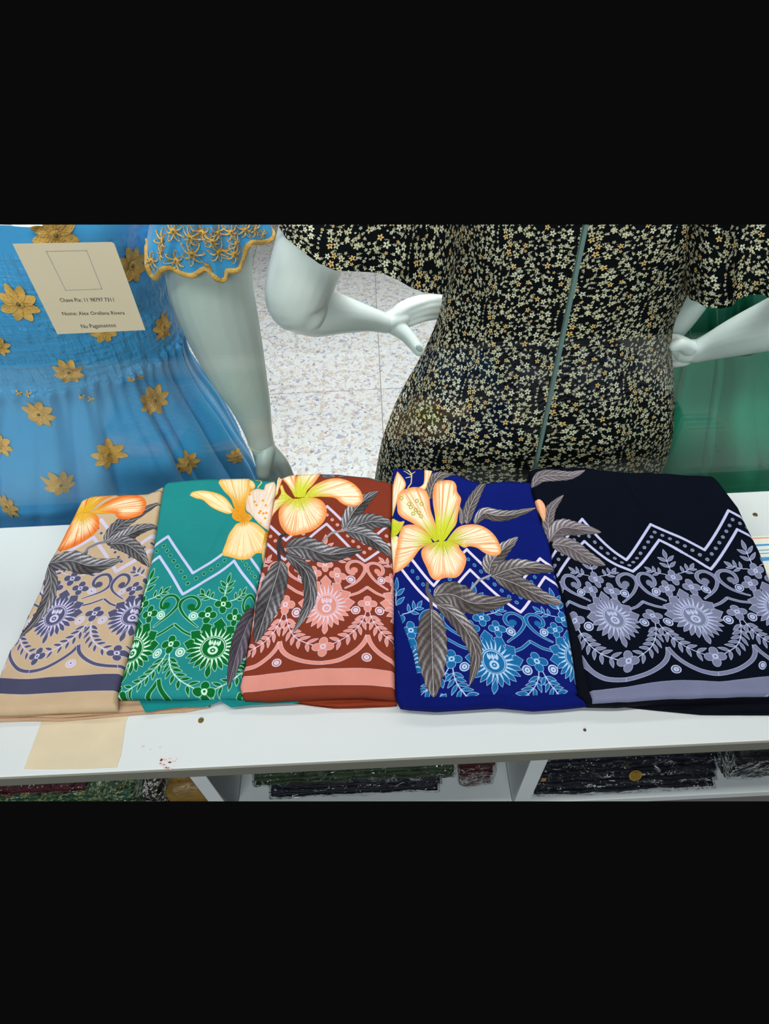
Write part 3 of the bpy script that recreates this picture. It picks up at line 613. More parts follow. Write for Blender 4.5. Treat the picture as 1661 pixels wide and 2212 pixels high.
# --- black
kR = [(1720, 1505), (1715, 1400), (1690, 1320)]+z5([(1655, 790), (1600, 640), (1540, 520), (1450, 330), (1360, 210), (1310, 140), (1260, 98)])
kT = [KL[-1]]+z5([(40, 52), (100, 42), (250, 38), (400, 40), (650, 72), (1000, 85), (1260, 98)])
kB = [KL[0]]+z5([(640, 1672), (1000, 1640), (1400, 1628), (1661, 1622)])+[(1720, 1498)]; kR[0] = kB[-1]
def draw_black(cv, w):
    A, B, G, Zc = (120, 124, 152), (182, 192, 226), (9, 14, 26), (192, 196, 232)
    lm = [((0, 0), (592, 1098)), ((1, 0), (1145, 1092)), ((.5, 0), (860, 1080)), ((1.5, 0), (1440, 1055)), ((-.5, 0), (322, 1120)), ((0, .555), (695, 1395)), ((1, .555), (1290, 1365)), ((.5, .44), (970, 1315)), ((1.5, .44), (1565, 1298)), ((.5, .71), (1025, 1450)), ((1.5, .71), (1620, 1425)),
          ((0, .76), (680, 1523)), ((1, .76), (1315, 1485)), ((.5, -.26), (795, 982)), ((1.5, -.26), (1372, 962)), ((.5, -.5), (757, 840)), ((1.5, -.5), (1305, 828)), ((0, -.52), (465, 832)), ((1, -.52), (1000, 820)), ((-.165, -.385), (435, 905)), ((.165, -.385), (577, 917)), ((.835, -.385), (960, 897)),
          ((1.165, -.385), (1125, 887)), ((1.835, -.385), (1535, 860)), ((2, -.52), (1570, 772)), ((.5, -.66), (725, 775)), ((1.5, -.66), (1260, 765)), ((1, -1.14), (905, 562)), ((0, -1.14), (390, 570)), ((2, -1.14), (1440, 492)), ((.5, -.93), (680, 695)), ((1.5, -.93), (1215, 635)), ((1, -1.41), (845, 457)), ((2, -1.41), (1380, 362)),
          ((0, -1.41), (375, 418)), ((-.5, -.66), (208, 800)), ((.5, .87), (1040, 1527)), ((-.4, .87), (430, 1603)), ((1.6, .87), (1645, 1505)), ((.5, 1.12), (1040, 1640)), ((1.6, 1.12), (1645, 1622)), ((-.3, 1.12), (490, 1680)), ((2, 0), (1705, 1020))]
    f = tps([a for a, _ in lm], w(z5([b for _, b in lm])))
    draw_border(cv, f, (A, B, G, Zc), (-1, 0, 1, 2), .10, (.87, 1.12, (116, 120, 148)))
    lf = lambda s, wd, k, **q: cv.leaf(w(z5(s)), wd, (66, 58, 58), (190, 182, 192), k, **q)
    lf([(32, 195), (90, 130), (200, 118), (300, 118), (395, 82)], .028, 1); lf([(150, 530), (140, 430), (165, 340), (245, 255)], .026, 2)
    lf([(150, 560), (230, 480), (330, 480), (505, 508)], .040, 3); lf([(170, 590), (280, 610), (400, 680), (535, 735)], .042, 4)
    cv.petal(w(z5([(50, 285), (90, 288), (122, 340), (116, 432), (92, 400), (65, 330)])), w(z5([(116, 432)]))[0], (240, 180, 130), (246, 190, 150), (238, 150, 110), 1)
kpl = z5([(455, 1668), (430, 1605), (380, 1400), (370, 1280), (330, 1180), (260, 980)])+[(1212, 1262), (1196, 1216), (1190, 1171), (1171, 1126), (1151, 1061), KL[-1]]
black = sarong('black_sarong', 'black folded sarong with grey sun border, widest one at the right end', KL, kR, kT, kB, .008, (9, 14, 26), (12, 15, 24), 5, draw_black,
    [(z5([(430, 1690), (700, 1712), (900, 1733), (1200, 1762), (1400, 1764), (1661, 1764)])+[(1725, 1543)], [(1290, 1475), (1722, 1465)], .7512, .7540),
     (z5([(420, 1680), (700, 1700), (1000, 1690), (1300, 1680), (1661, 1676)])+[(1722, 1515)], [(1290, 1470), (1720, 1460)], .7545, .7592)],
    [(z5([(655, 90)])[0], z5([(830, 390)])[0], .004, .004), (z5([(600, 735)])[0], z5([(900, 600)])[0], .0015, .003), (z5([(900, 600)])[0], z5([(1230, 700)])[0], .0015, .003)],
    panel_left=kpl, panel_bottom=z5([(455, 1668), (700, 1660), (1000, 1636), (1400, 1626), (1661, 1620)])+[(1720, 1497)])

# ------------------------------------------------------------------ small things on the counter
def on_top(px, py): return at_z(px, py, CZ)
m_tape = mat('beige_tape', (214, 200, 170), 0.55, 0.2, vary=0.06, vscale=20)
t = tag(bm_obj('paper_patch', prism([on_top(*q)[:2] for q in ((95, 1545), (52, 1661), (100, 1662), (180, 1661), (252, 1658), (262, 1630), (272, 1560), (280, 1540))], CZ+0.0001, CZ+0.0005), m_tape), 'beige paper patch stuck to the counter in front of the beige sarong', 'paper')
m_brass = mat('brass', (120, 104, 50), 0.4, 0.5, metal=0.8); m_dark = mat('screw_hole', (96, 66, 40), 0.8)
def disc(name, px, py, r, m, label, cat, cross=False):
    c = on_top(px, py); bm = bmesh.new()
    bmesh.ops.create_cone(bm, cap_ends=True, segments=20, radius1=r, radius2=r*.75, depth=0.0014, matrix=Matrix.Translation((c[0], c[1], CZ+0.0008)))
    o = tag(bm_obj(name, bm, m), label, cat)
    if cross: 
        bm = box(c[0]-r*.6, c[0]+r*.6, c[1]-r*.12, c[1]+r*.12, CZ+0.0013, CZ+0.0018); bm_obj('slot', bm, m_dark, o)
    return o
disc('screw', 434, 1556, .0034, m_brass, 'small brass screw head in the counter by the beige sarong corner', 'screw', True)
disc('screw', 1263, 1577, .0018, m_dark, 'tiny rusty screw in the counter below the blue sarong', 'screw', True)
disc('screw', 1631, 1112, .0036, m_brass, 'brass screw head in the counter behind the black sarong', 'screw', True)
m_stain = mat('pink_smudge', (226, 190, 190), 0.7)
pts = [on_top(345+random.random()*38, 1637+random.random()*26) for _ in range(26)]+[on_top(300+random.random()*60, 1600+random.random()*25) for _ in range(4)]
bm = bmesh.new()
for c in pts:
    r = random.uniform(.0004, .0014); bmesh.ops.create_circle(bm, cap_ends=True, segments=7, radius=r, matrix=Matrix.Translation((c[0], c[1], CZ+0.0002))@Matrix.Diagonal((1.6, 1, 1, 1)))
smu = bm_obj('smudge', bm, m_stain, counter); smu['kind'] = 'stuff'; smu['label'] = 'pink ink smudges'
m_pap = mat('white_paper', (240, 240, 228), 0.6)
lp = thing('lined_paper', 'white paper with blue and red lines at the far right counter edge', 'paper')
q4 = [on_top(*q)[:2] for q in ((1618, 1160), (1720, 1154), (1760, 1232), (1640, 1240))]
bm_obj('sheet', prism(q4, CZ+.0001, CZ+.0005), m_pap, lp)
m_bl, m_rd = mat('blue_ink', (70, 160, 220), .7), mat('red_ink', (236, 170, 150), .7)
for y, h, m in ((1164, 1.5, m_rd), (1179, 2, m_bl), (1190, .8, m_bl), (1197, .8, m_bl), (1209, 4, m_bl)):
    bm_obj('printed_line', prism([on_top(*q)[:2] for q in ((1618+(y-1160)*.4, y-h), (1720, y-h-5), (1720, y+h-5), (1618+(y-1160)*.4, y+h))], CZ+.0005, CZ+.0007), m, lp)
tg = tag(bm_obj('paper_tag', prism([on_top(*q)[:2] for q in ((1572, 1545), (1578, 1531), (1586, 1532), (1602, 1546))], CZ+.0003, CZ+.0016), m_pap), 'tiny white paper tag peeking out below the black sarong hem', 'tag')

# ------------------------------------------------------------------ notice on the glass
ng = thing('payment_notice', 'cream paper notice taped to the glass before the blue dress', 'notice')
yN = GY-0.0006
def on_glass(px, py): return at_y(px, py, yN)
m_note = mat('cream_paper', (198, 188, 160), 0.7, vary=.03, vscale=10); m_ink = mat('black_ink', (40, 40, 44), .8); m_grey = mat('grey_ink', (150, 148, 142), .8)
def glass_poly(name, pts, y0, y1, m, parent, hole=None):
    P = [on_glass(*q) for q in pts]; bm = bmesh.new(); a = [bm.verts.new((p[0], y0, p[2])) for p in P]; b = [bm.verts.new((p[0], y1, p[2])) for p in P]; n = len(P)
    bm.faces.new(a); bm.faces.new(b[::-1])
    for i in range(n): bm.faces.new((a[i], b[i], b[(i+1) % n], a[(i+1) % n]))
    return bm_obj(name, bm, m, parent)
glass_poly('sheet', [(27, 527), (241, 523), (247, 527), (314, 713), (124, 722)], yN, yN+.0003, m_note, ng)
fr = [(100, 543), (187, 541), (220, 624), (142, 627)]
C4 = [on_glass(*q) for q in fr]; bm = bmesh.new()
for i in range(4):
    a, b = Vector(C4[i]), Vector(C4[(i+1) % 4]); d = (b-a).normalized()*.0003; nrm = Vector((-d.z, 0, d.x))*1.0
    v = [bm.verts.new((p.x, yN-.0002, p.z)) for p in (a-d-nrm, b+d-nrm, b+d+nrm, a-d+nrm)]; bm.faces.new(v)
bm_obj('outline', bm, m_grey, ng)
def lettering(s, p0, p1, hpx, parent):
    a, b = on_glass(*p0), on_glass(*p1); cu = bpy.data.curves.new('lettering', 'FONT'); cu.body = s; cu.size = 1; cu.extrude = 0; cu.resolution_u = 2
    o = bpy.data.objects.new('lettering', cu); COL.objects.link(o); dg = bpy.context.evaluated_depsgraph_get(); me = bpy.data.meshes.new_from_object(o.evaluated_get(dg)); bpy.data.objects.remove(o)
    co = np.array([v.co[:] for v in me.vertices]); W_ = co[:, 0].max()-co[:, 0].min(); L_ = math.hypot(b[0]-a[0], b[2]-a[2]); k = L_/W_; ang = math.atan2(b[2]-a[2], b[0]-a[0])
    kh = k*hpx
    for v in me.vertices:
        x, z = (v.co.x-co[:, 0].min())*k, v.co.y*kh; v.co = (a[0]+x*math.cos(ang)-z*math.sin(ang), yN-.0002, a[2]+x*math.sin(ang)+z*math.cos(ang))
    me.materials.clear(); me.materials.append(m_ink); q = bpy.data.objects.new('lettering', me); COL.objects.link(q); q.parent = parent
lettering('Chave Pix: 11 98797 7311', (131, 652), (247, 651), 1.15, ng)
lettering('Nome: Alex Orellana Rivera', (136, 681), (270, 679), 1.05, ng)
lettering('Nu Pagamentos', (177, 709), (251, 706), 1.15, ng)

# ------------------------------------------------------------------ lofted bodies, arms and hands
def loft(name, rings, material, parent=None, uvs=None, cap=True):
    nv, nu = len(rings), len(rings[0]); V = [p for r in rings for p in r]; F = grid_faces(nu, nv, True)
    F = [f[::-1] for f in F]
    if cap:
        F.append(tuple(range(nu))); F.append(tuple((nv-1)*nu+i for i in range(nu))[::-1])
    return mesh_obj(name, V, F, material, parent, True, uvs)
def chain_bm(bm, pts, n=20, dense=5):
    """tapered sweep with rounded ends; pts = (x,y,z,r[,flatten,normal])"""
    P = cat_rom([p[:4] for p in pts], (len(pts)-1)*dense+1); X = P[:, :3]; R = np.maximum(P[:, 3], .001)
    T = np.gradient(X, axis=0); T /= np.linalg.norm(T, axis=1)[:, None]
    rings = []
    a0, a1 = X[0], X[-1]
    seq = [(a0-T[0]*R[0]*s, R[0]*math.sqrt(max(1-s*s, 0)), T[0]) for s in (.98, .8, .45)]+[(X[i], R[i], T[i]) for i in range(len(X))]+[(a1+T[-1]*R[-1]*s, R[-1]*math.sqrt(1-s*s), T[-1]) for s in (.45, .8, .98)]
    up = np.array([0, 0, 1.0]) if abs(T[0][2]) < .8 else np.array([0, 1.0, 0])
    for c, r, t_ in seq:
        u = np.cross(t_, up); u /= np.linalg.norm(u); v = np.cross(u, t_)
        rings.append([bm.verts.new(tuple(c+r*(u*math.cos(a)+v*math.sin(a)))) for a in np.arange(n)*2*math.pi/n])
    for j in range(len(rings)-1):
        for i in range(n): bm.faces.new((rings[j][i], rings[j][(i+1) % n], rings[j+1][(i+1) % n], rings[j+1][i]))
    bm.faces.new(rings[0][::-1]); bm.faces.new(rings[-1])
def fused(name, chains, material, parent, voxel=.0022, smooth=4):
    bm = bmesh.new()
    for c in chains: chain_bm(bm, c)
    o = bm_obj(name, bm, material, parent, True)
    m = o.modifiers.new('r', 'REMESH'); m.mode = 'VOXEL'; m.voxel_size = voxel; m.use_smooth_shade = True
    s = o.modifiers.new('s', 'SMOOTH'); s.factor = .6; s.iterations = smooth
    dg = bpy.context.evaluated_depsgraph_get(); me = bpy.data.meshes.new_from_object(o.evaluated_get(dg)); o.modifiers.clear(); old = o.data; o.data = me
    if not me.materials: me.materials.append(material)
    bpy.data.meshes.remove(old); return o
m_skin = mat('mannequin_shell', (236, 240, 240), 0.32, 0.5, vary=.02, vscale=12)
m_skin2 = mat('mannequin_shell_shaded', (200, 208, 206), 0.35, 0.5, vary=.02, vscale=12)  # darker copy of the shell, shade put into the colour
def pt(px, py, y, r): p = at_y(px, py, y); return (p[0], p[1], p[2], r)
def body_rings(sil, yc, ry, n=128, fold=None):
    """sil: rows of (left px, right px, row); ry: depth radius per row; returns rings with u,v"""
    rings, info = [], []
    for (l, r, row), d in zip(sil, ry):
        a, b = at_y(l, row, yc), at_y(r, row, yc); info.append((0.5*(a[0]+b[0]), 0.5*(a[2]+b[2]), 0.5*(b[0]-a[0]), d))
    info = cat_rom(info, (len(info)-1)*6+1); return info
def dress_mesh(name, info, yc, n, fold, material, parent, tile=None, cap=True, shrink=1.0):
    V, UV, rings = [], [], []
    for cx, z, rx, ry in info:
        ring = []
        for i in range(n+1 if tile else n):
            th = 2*math.pi*i/n+math.pi
            f = fold(th, z) if fold else 0.0
            ex = 0.9
            sx_, cx_ = math.sin(th), math.cos(th)
            x = cx+(rx*shrink+f)*math.copysign(abs(sx_)**ex, sx_); y = yc-(ry*shrink+f)*math.copysign(abs(cx_)**ex, cx_)
            ring.append((x, y, z)); 
            if tile: UV.append((i/n*round(1.15/tile), z/tile))
        rings.append(ring)
    if tile:
        nu = n+1; F = [f[::-1] for f in grid_faces(nu, len(rings))]
        return mesh_obj(name, [p for r in rings for p in r], F, material, parent, True, UV)
    return loft(name, rings, material, parent, cap=cap)

# floral print tile (tiny cream flowers, leaves and twigs on black)
def floral_tile(seed, ground, cols, S=1000, cells=10):
    rs = np.random.RandomState(seed); cv = Canvas(0, 1, 0, 1, S, ground)
    def put(P, c):
        for dx in (-1, 0, 1):
            for dy in (-1, 0, 1):
                Q = np.asarray(P)+[dx, dy]
                if Q[:, 0].max() > 0 and Q[:, 0].min() < 1 and Q[:, 1].max() > 0 and Q[:, 1].min() < 1: cv.fill(Q, c)
    def line_(P, wd, c):
        for dx in (-1, 0, 1):
            for dy in (-1, 0, 1):
                Q = np.asarray(P)+[dx, dy]
                if Q[:, 0].max() > 0 and Q[:, 0].min() < 1 and Q[:, 1].max() > 0 and Q[:, 1].min() < 1: cv.stroke(Q, wd, c)
    g = 1/cells; W0 = cols[0]
    for i in range(cells):
        for j in range(cells):
            c = np.array([(i+.5+rs.uniform(-.22, .22))*g, (j+.5*(i % 2)+rs.uniform(-.22, .22))*g]); k = rs.rand(); a0 = rs.rand()*6
            for q in range(2):                                   # twigs with small open leaves between the flowers
                a = rs.rand()*6.28; p = c+np.array([math.cos(a), math.sin(a)])*g*.42; b = a+rs.uniform(-.9, .9); ln = g*rs.uniform(.35, .55)
                e = p+np.array([math.cos(b), math.sin(b)])*ln; m_ = (p+e)/2+rs.uniform(-.08, .08, 2)*g; line_(cat_rom([p, m_, e], 6), g*.035, W0)
                for t_ in (.4, .75, 1):
                    for sg in (-1, 1):
                        o_ = p+(e-p)*t_; bb = b+sg*.85
                        put(lens(o_[0], o_[1], o_[0]+g*.20*math.cos(bb), o_[1]+g*.20*math.sin(bb), g*.085), cols[1] if sg > 0 else W0)
            r = g*rs.uniform(.32, .42) if k < .55 else g*.2
            put(ell(c[0], c[1], r*1.12, r*1.12, 12), ground); col = cols[2] if rs.rand() < .25 else cols[rs.randint(2)]
            for q in range(5):
                a = a0+q*1.2566; put(ell(c[0]+r*.56*math.cos(a), c[1]+r*.56*math.sin(a), r*.42, r*.27, 9, a), col)
            put(ell(c[0], c[1], r*.20, r*.20, 8), ground)
            if k > .7:
                pq = c+rs.uniform(-.5, .5, 2)*g; put(ell(pq[0], pq[1], g*.11, g*.09, 8), W0); put(ell(pq[0], pq[1], g*.045, g*.04, 6), ground)
    return cv.image('floral_print')
FL = floral_tile(5, (9, 13, 17), [(240, 232, 204), (222, 208, 168), (240, 196, 130)])
m_floral = mat('floral_fabric', (0, 0, 0), .85, .1, image=FL, bump=.1, bscale=90)
TILE = 0.118

# --- floral dress and its mannequin (seen from behind, hand on hip)
YD = 0.865
sil = [(985, 1560, 400), (980, 1530, 500), (966, 1496, 580), (957, 1470, 640), (945, 1448, 690), (925, 1440, 740), (897, 1441, 800), (870, 1441, 850), (847, 1438, 900), (828, 1428, 950), (815, 1412, 1005), (806, 1396, 1060), (800, 1380, 1140), (798, 1368, 1220), (800, 1350, 1330)]
ryd = [.105, .10, .095, .095, .10, .11, .13, .145, .155, .16, .165, .165, .165, .165, .165]
finfo = body_rings(sil, YD, ryd)
fdress = thing('floral_dress', 'black dress with tiny cream flower print on the mannequin with hand on hip', 'dress')
ffold = lambda th, z: .0022*math.sin(th*9+z*14)*(0.5+noise.noise((th*1.5, z*5, 2)))+.003*noise.noise((math.cos(th)*3, z*6, math.sin(th)*3))+.004*max(0, .95-z)*math.sin(th*7+1)
dress_mesh('bodice_and_skirt', finfo, YD, 160, ffold, m_floral, fdress, tile=TILE)
fman = thing('mannequin', 'glossy white mannequin wearing the floral dress, left hand on its hip', 'mannequin', 'shop window mannequins')
tor = [(c, z, rx*.86, ry*.84) for c, z, rx, ry in finfo]; dress_mesh('torso', tor, YD, 48, None, m_skin, fman)
# left arm: upper arm, bent forearm, hand with fingers round the hip and thumb pointing down
fused('upper_arm', [[pt(705, 420, .80, .046), pt(672, 540, .79, .047), pt(640, 640, .78, .043), pt(652, 664, .782, .037)]], m_skin, fman, .0028)
fused('forearm', [[pt(640, 656, .79, .036), pt(680, 672, .80, .036), pt(740, 680, .815, .027), pt(800, 690, .835, .018), pt(832, 698, .845, .0155)]], m_skin, fman)
hand = [[pt(826, 697, .845, .0155), pt(846, 694, .85, .0155), pt(866, 686, .858, .0145)]]
for k, (a, b, c) in enumerate((((882, 661), (915, 650), (950, 648)), ((886, 669), (920, 659), (954, 657)), ((887, 679), (920, 669), (952, 667)), ((884, 690), (914, 682), (942, 679)))):
    hand.append([pt(830, 694+k*3, .847, .0118), pt(856, 678+k*6, .855, .0118), pt(*a, .865, .0110), pt(*b, .87, .0095), pt(*c, .885, .0080)])
hand.append([pt(852, 704, .848, .014), pt(876, 722, .842, .0115), pt(892, 740, .836, .0105), pt(905, 757, .83, .009)])
fused('hand', hand, m_skin, fman, .0016, 3)
tn = at_y(906, 752, .8215); bm = bmesh.new(); bmesh.ops.create_uvsphere(bm, u_segments=16, v_segments=10, radius=1, matrix=Matrix.Translation(tuple(tn))@Matrix.Rotation(-.6, 4, 'Y')@Matrix.Diagonal((.0052, .0022, .0072, 1)))
bm_obj('thumbnail', bm, m_skin2, fman, True)
# right forearm and its fist at the hip
fused('upper_arm', [[pt(1745, 400, .79, .046), pt(1790, 540, .79, .046), pt(1806, 640, .80, .042), pt(1804, 660, .80, .037)]], m_skin2, fman, .003)
fused('forearm', [[pt(1800, 640, .80, .042), pt(1690, 692, .80, .040), pt(1600, 724, .81, .031), pt(1530, 750, .825, .021), pt(1500, 760, .83, .018)]], m_skin2, fman)
rh = [[pt(1504, 758, .83, .018), pt(1478, 758, .835, .018)]]
for k, (a, b, c) in enumerate((((1480, 745), (1460, 736), (1440, 735)), ((1478, 756), (1456, 750), (1438, 752)), ((1478, 766), (1458, 766), (1442, 768)), ((1480, 776), (1462, 780), (1450, 784)))):
    rh.append([pt(*a, .835, .011), pt(*b, .84, .0105), pt(*c, .855, .009)])
rh.append([pt(1488, 752, .82, .012), pt(1472, 744, .815, .0105), pt(1458, 748, .815, .009)])
fused('hand', rh, m_skin, fman, .0016, 3)

def bell(name, hem, top, yf, yb, material, parent, n=80, rows=26, lift=18, amp=3, freq=9, tile=TILE):
    """bell sleeve as a closed tube: near half follows the hem drawn by pixel rows, far half returns behind"""
    hemf, topf = resample(hem, n), resample(top, n); V, UV = [], []
    for j in range(rows):
        t_ = j/(rows-1)
        for i in range(n*2):
            if i < n: q = i/(n-1); px, py = (1-t_)*hemf[i]+t_*topf[i]; b = math.sin(math.pi*q)
            else:
                q = 1-(i-n+1)/(n+1); k = q*(n-1); i0 = int(k); f = k-i0; h = hemf[i0]*(1-f)+hemf[min(i0+1, n-1)]*f; tt = topf[i0]*(1-f)+topf[min(i0+1, n-1)]*f
                px, py = (1-t_)*(h-[0, lift])+t_*(tt-[0, lift]); b = -math.sin(math.pi*q)
            ym = .5*(yf+yb); y = ym-(yb-yf)/2*math.copysign(abs(b)**.6, b)+.0018*amp*math.sin(i*2*math.pi/n*freq/2+t_*1.2)*(1-.6*t_)+.004*noise.noise((i*.12, t_*3, 1.0))
            V.append(at_y(px, py, y))
    A_ = np.array(V).reshape(rows, 2*n, 3); uu = np.r_[0, np.cumsum(np.linalg.norm(np.diff(A_[rows//2], axis=0), axis=1))]; vv = np.r_[0, np.cumsum(np.linalg.norm(np.diff(A_[:, n//2], axis=0), axis=1))]
    UV = [(uu[i]/tile, vv[j]/tile) for j in range(rows) for i in range(2*n)]
    F = [f[::-1] for f in grid_faces(2*n, rows, True)]
    return mesh_obj(name, V, F, material, parent, True, UV)
bell('sleeve', [(601, 488), (618, 515), (640, 532), (665, 552), (690, 570), (722, 584), (760, 586), (800, 588), (830, 592), (858, 604), (885, 620), (915, 632), (955, 636), (975, 628)], [(640, 400), (760, 390), (900, 390), (1000, 400)], .70, .87, m_floral, fdress, freq=8)
bell('sleeve', [(1480, 630), (1492, 648), (1505, 652), (1525, 664), (1560, 667), (1580, 662), (1596, 646), (1620, 637), (1645, 636), (1670, 648), (1720, 650), (1760, 630)], [(1480, 400), (1580, 390), (1700, 390), (1780, 400)], .70, .87, m_floral, fdress, freq=8)

# --- blue dress with gold flower appliques
m_blue = mat('blue_satin', (70, 160, 220), .38, .45, sheen=.2, vary=.05, vscale=5, bump=.18, bscale=55, bdist=.003)
m_gold = mat('gold_thread', (226, 172, 90), .5, .4, bump=.9, bscale=420, bdist=.002, vary=.22, vscale=60)
m_goldd = mat('gold_thread_dark', (128, 100, 48), .55, .4, bump=.9, bscale=420, bdist=.002)
YBd = 0.85
bs = [(-210, 372, 400), (-200, 352, 520), (-180, 362, 600), (-165, 378, 680), (-160, 392, 740), (-170, 408, 790), (-200, 432, 835), (-240, 470, 890), (-280, 505, 950), (-310, 540, 1010), (-330, 562, 1070), (-340, 575, 1140), (-345, 585, 1250), (-345, 590, 1350)]
rb = [.12, .125, .13, .13, .128, .13, .138, .15, .158, .162, .165, .166, .166, .166]
binfo = body_rings(bs, YBd, rb)
zb = at_y(120, 845, YBd-.13)[2]; zb2 = at_y(120, 700, YBd-.13)[2]
def bfold(th, z):
    if z > zb:
        k = sm(zb2+.08, zb2, np.array(z)); s_ = .0020*math.sin(z*420+1.5*noise.noise((th*5, z*9, 4)))*float(k)+.0022*noise.noise((th*22, z*25, 3))*float(k)
        return s_+.007*math.sin(th*11+z*5)*(1-float(k))*(.6+noise.noise((th*2, z*3, 8)))
    d = min((zb-z)/.25, 1); g = .5*math.sin(th*19+2.2*noise.noise((th*2.2, z*2.5, 5)))+.5*math.sin(th*8+2+2*noise.noise((th, z*2, 9)))
    g2_ = abs(math.sin(th*15+3*noise.noise((th*3, z*2, 6))))
    return .0045*math.exp(-((zb-z)/.012)**2)+.004*math.sin(th*60+z*20)*math.exp(-(zb-z)/.05)+(.004+.013*d)*g+.014*min(d*2, 1)*(g2_**.6-.6)+.004*noise.noise((th*9, z*12, 2))*d
bdress = thing('blue_dress', 'shiny sky blue dress with gold flower appliques and shirred waist', 'dress')
bd = dress_mesh('bodice_and_skirt', binfo, YBd, 420, bfold, m_blue, bdress, cap=False)
def shirr_mat():
    m = m_blue.copy(); m.name = 'blue_shirred_satin'; nt = m.node_tree; N, L = nt.nodes, nt.links; b = N['Principled BSDF']; tc = [n for n in N if n.type == 'TEX_COORD'][0]; prev = b.inputs['Normal'].links[0].from_socket
    for sc3, st_, ds in (((150, 150, 22), .9, .006), ((16, 16, 170), .6, .004)):
        mp = N.new('ShaderNodeMapping'); mp.inputs['Scale'].default_value = sc3; nz = N.new('ShaderNodeTexNoise'); nz.inputs['Scale'].default_value = 1.0; nz.inputs['Detail'].default_value = 2
        bp = N.new('ShaderNodeBump'); bp.inputs['Strength'].default_value = st_; bp.inputs['Distance'].default_value = ds
        L.new(tc.outputs['Object'], mp.inputs[0]); L.new(mp.outputs[0], nz.inputs['Vector']); L.new(nz.outputs[0], bp.inputs['Height']); L.new(prev, bp.inputs['Normal']); prev = bp.outputs[0]
    L.new(prev, b.inputs['Normal']); return m
bd.data.materials.append(shirr_mat())
for p_ in bd.data.polygons:
    if zb-.004 < p_.center.z < zb2+.09: p_.material_index = 1
bman = thing('mannequin', 'mannequin wearing the blue dress, shade-toned arm hanging straight down', 'mannequin', 'shop window mannequins')
tor = [(c, z, rx*.80, ry*.80) for c, z, rx, ry in binfo]; dress_mesh('torso', tor, YBd, 48, None, m_skin, bman)
fused('arm', [[pt(452, 420, .735, .048), pt(453, 600, .735, .0525), pt(478, 700, .735, .050), pt(512, 800, .735, .041), pt(540, 870, .735, .030), pt(556, 925, .735, .0225), pt(564, 955, .735, .020)]], m_skin2, bman, .0026)
bh = [[pt(565, 958, .735, .0195), pt(574, 980, .735, .0185), pt(582, 995, .735, .0175)]]
for k, (a, b, c) in enumerate((((568, 1002), (570, 1027), (571, 1060)), ((582, 1010), (590, 1042), (593, 1080)), ((596, 1012), (607, 1045), (613, 1082)), ((608, 1004), (623, 1034), (633, 1068)))):
    bh.append([pt(558+k*5, 962, .735, .0115), pt(.5*(558+k*5+a[0]), .5*(962+a[1]), .735, .0125), pt(*a, .735, .0122), pt(*b, .74, .0108), pt(*c, .75, .0095)])
bh.append([pt(575, 972, .727, .014), pt(570, 1000, .715, .0130), pt(568, 1022, .705, .011)])
fused('hand', bh, m_skin2, bman, .0018, 3)
c = np.array(pt(564, 957, .735, 0)[:3]); bm = bmesh.new(); m_ring = mat('joint_line', (205, 212, 205), .4)
tor_m = Matrix.Translation(tuple(c))@Matrix.Rotation(math.radians(12), 4, 'Y')
R1, r2 = .0206, .0007
vs = [[bm.verts.new(tor_m@Vector(((R1+r2*math.cos(b))*math.cos(a), (R1+r2*math.cos(b))*math.sin(a), r2*math.sin(b)))) for b in np.arange(6)*1.047] for a in np.arange(36)*.17453]
for i in range(36):
    for j in range(6): bm.faces.new((vs[i][j], vs[(i+1) % 36][j], vs[(i+1) % 36][(j+1) % 6], vs[i][(j+1) % 6]))
bm_obj('wrist_joint', bm, m_ring, bman, True)

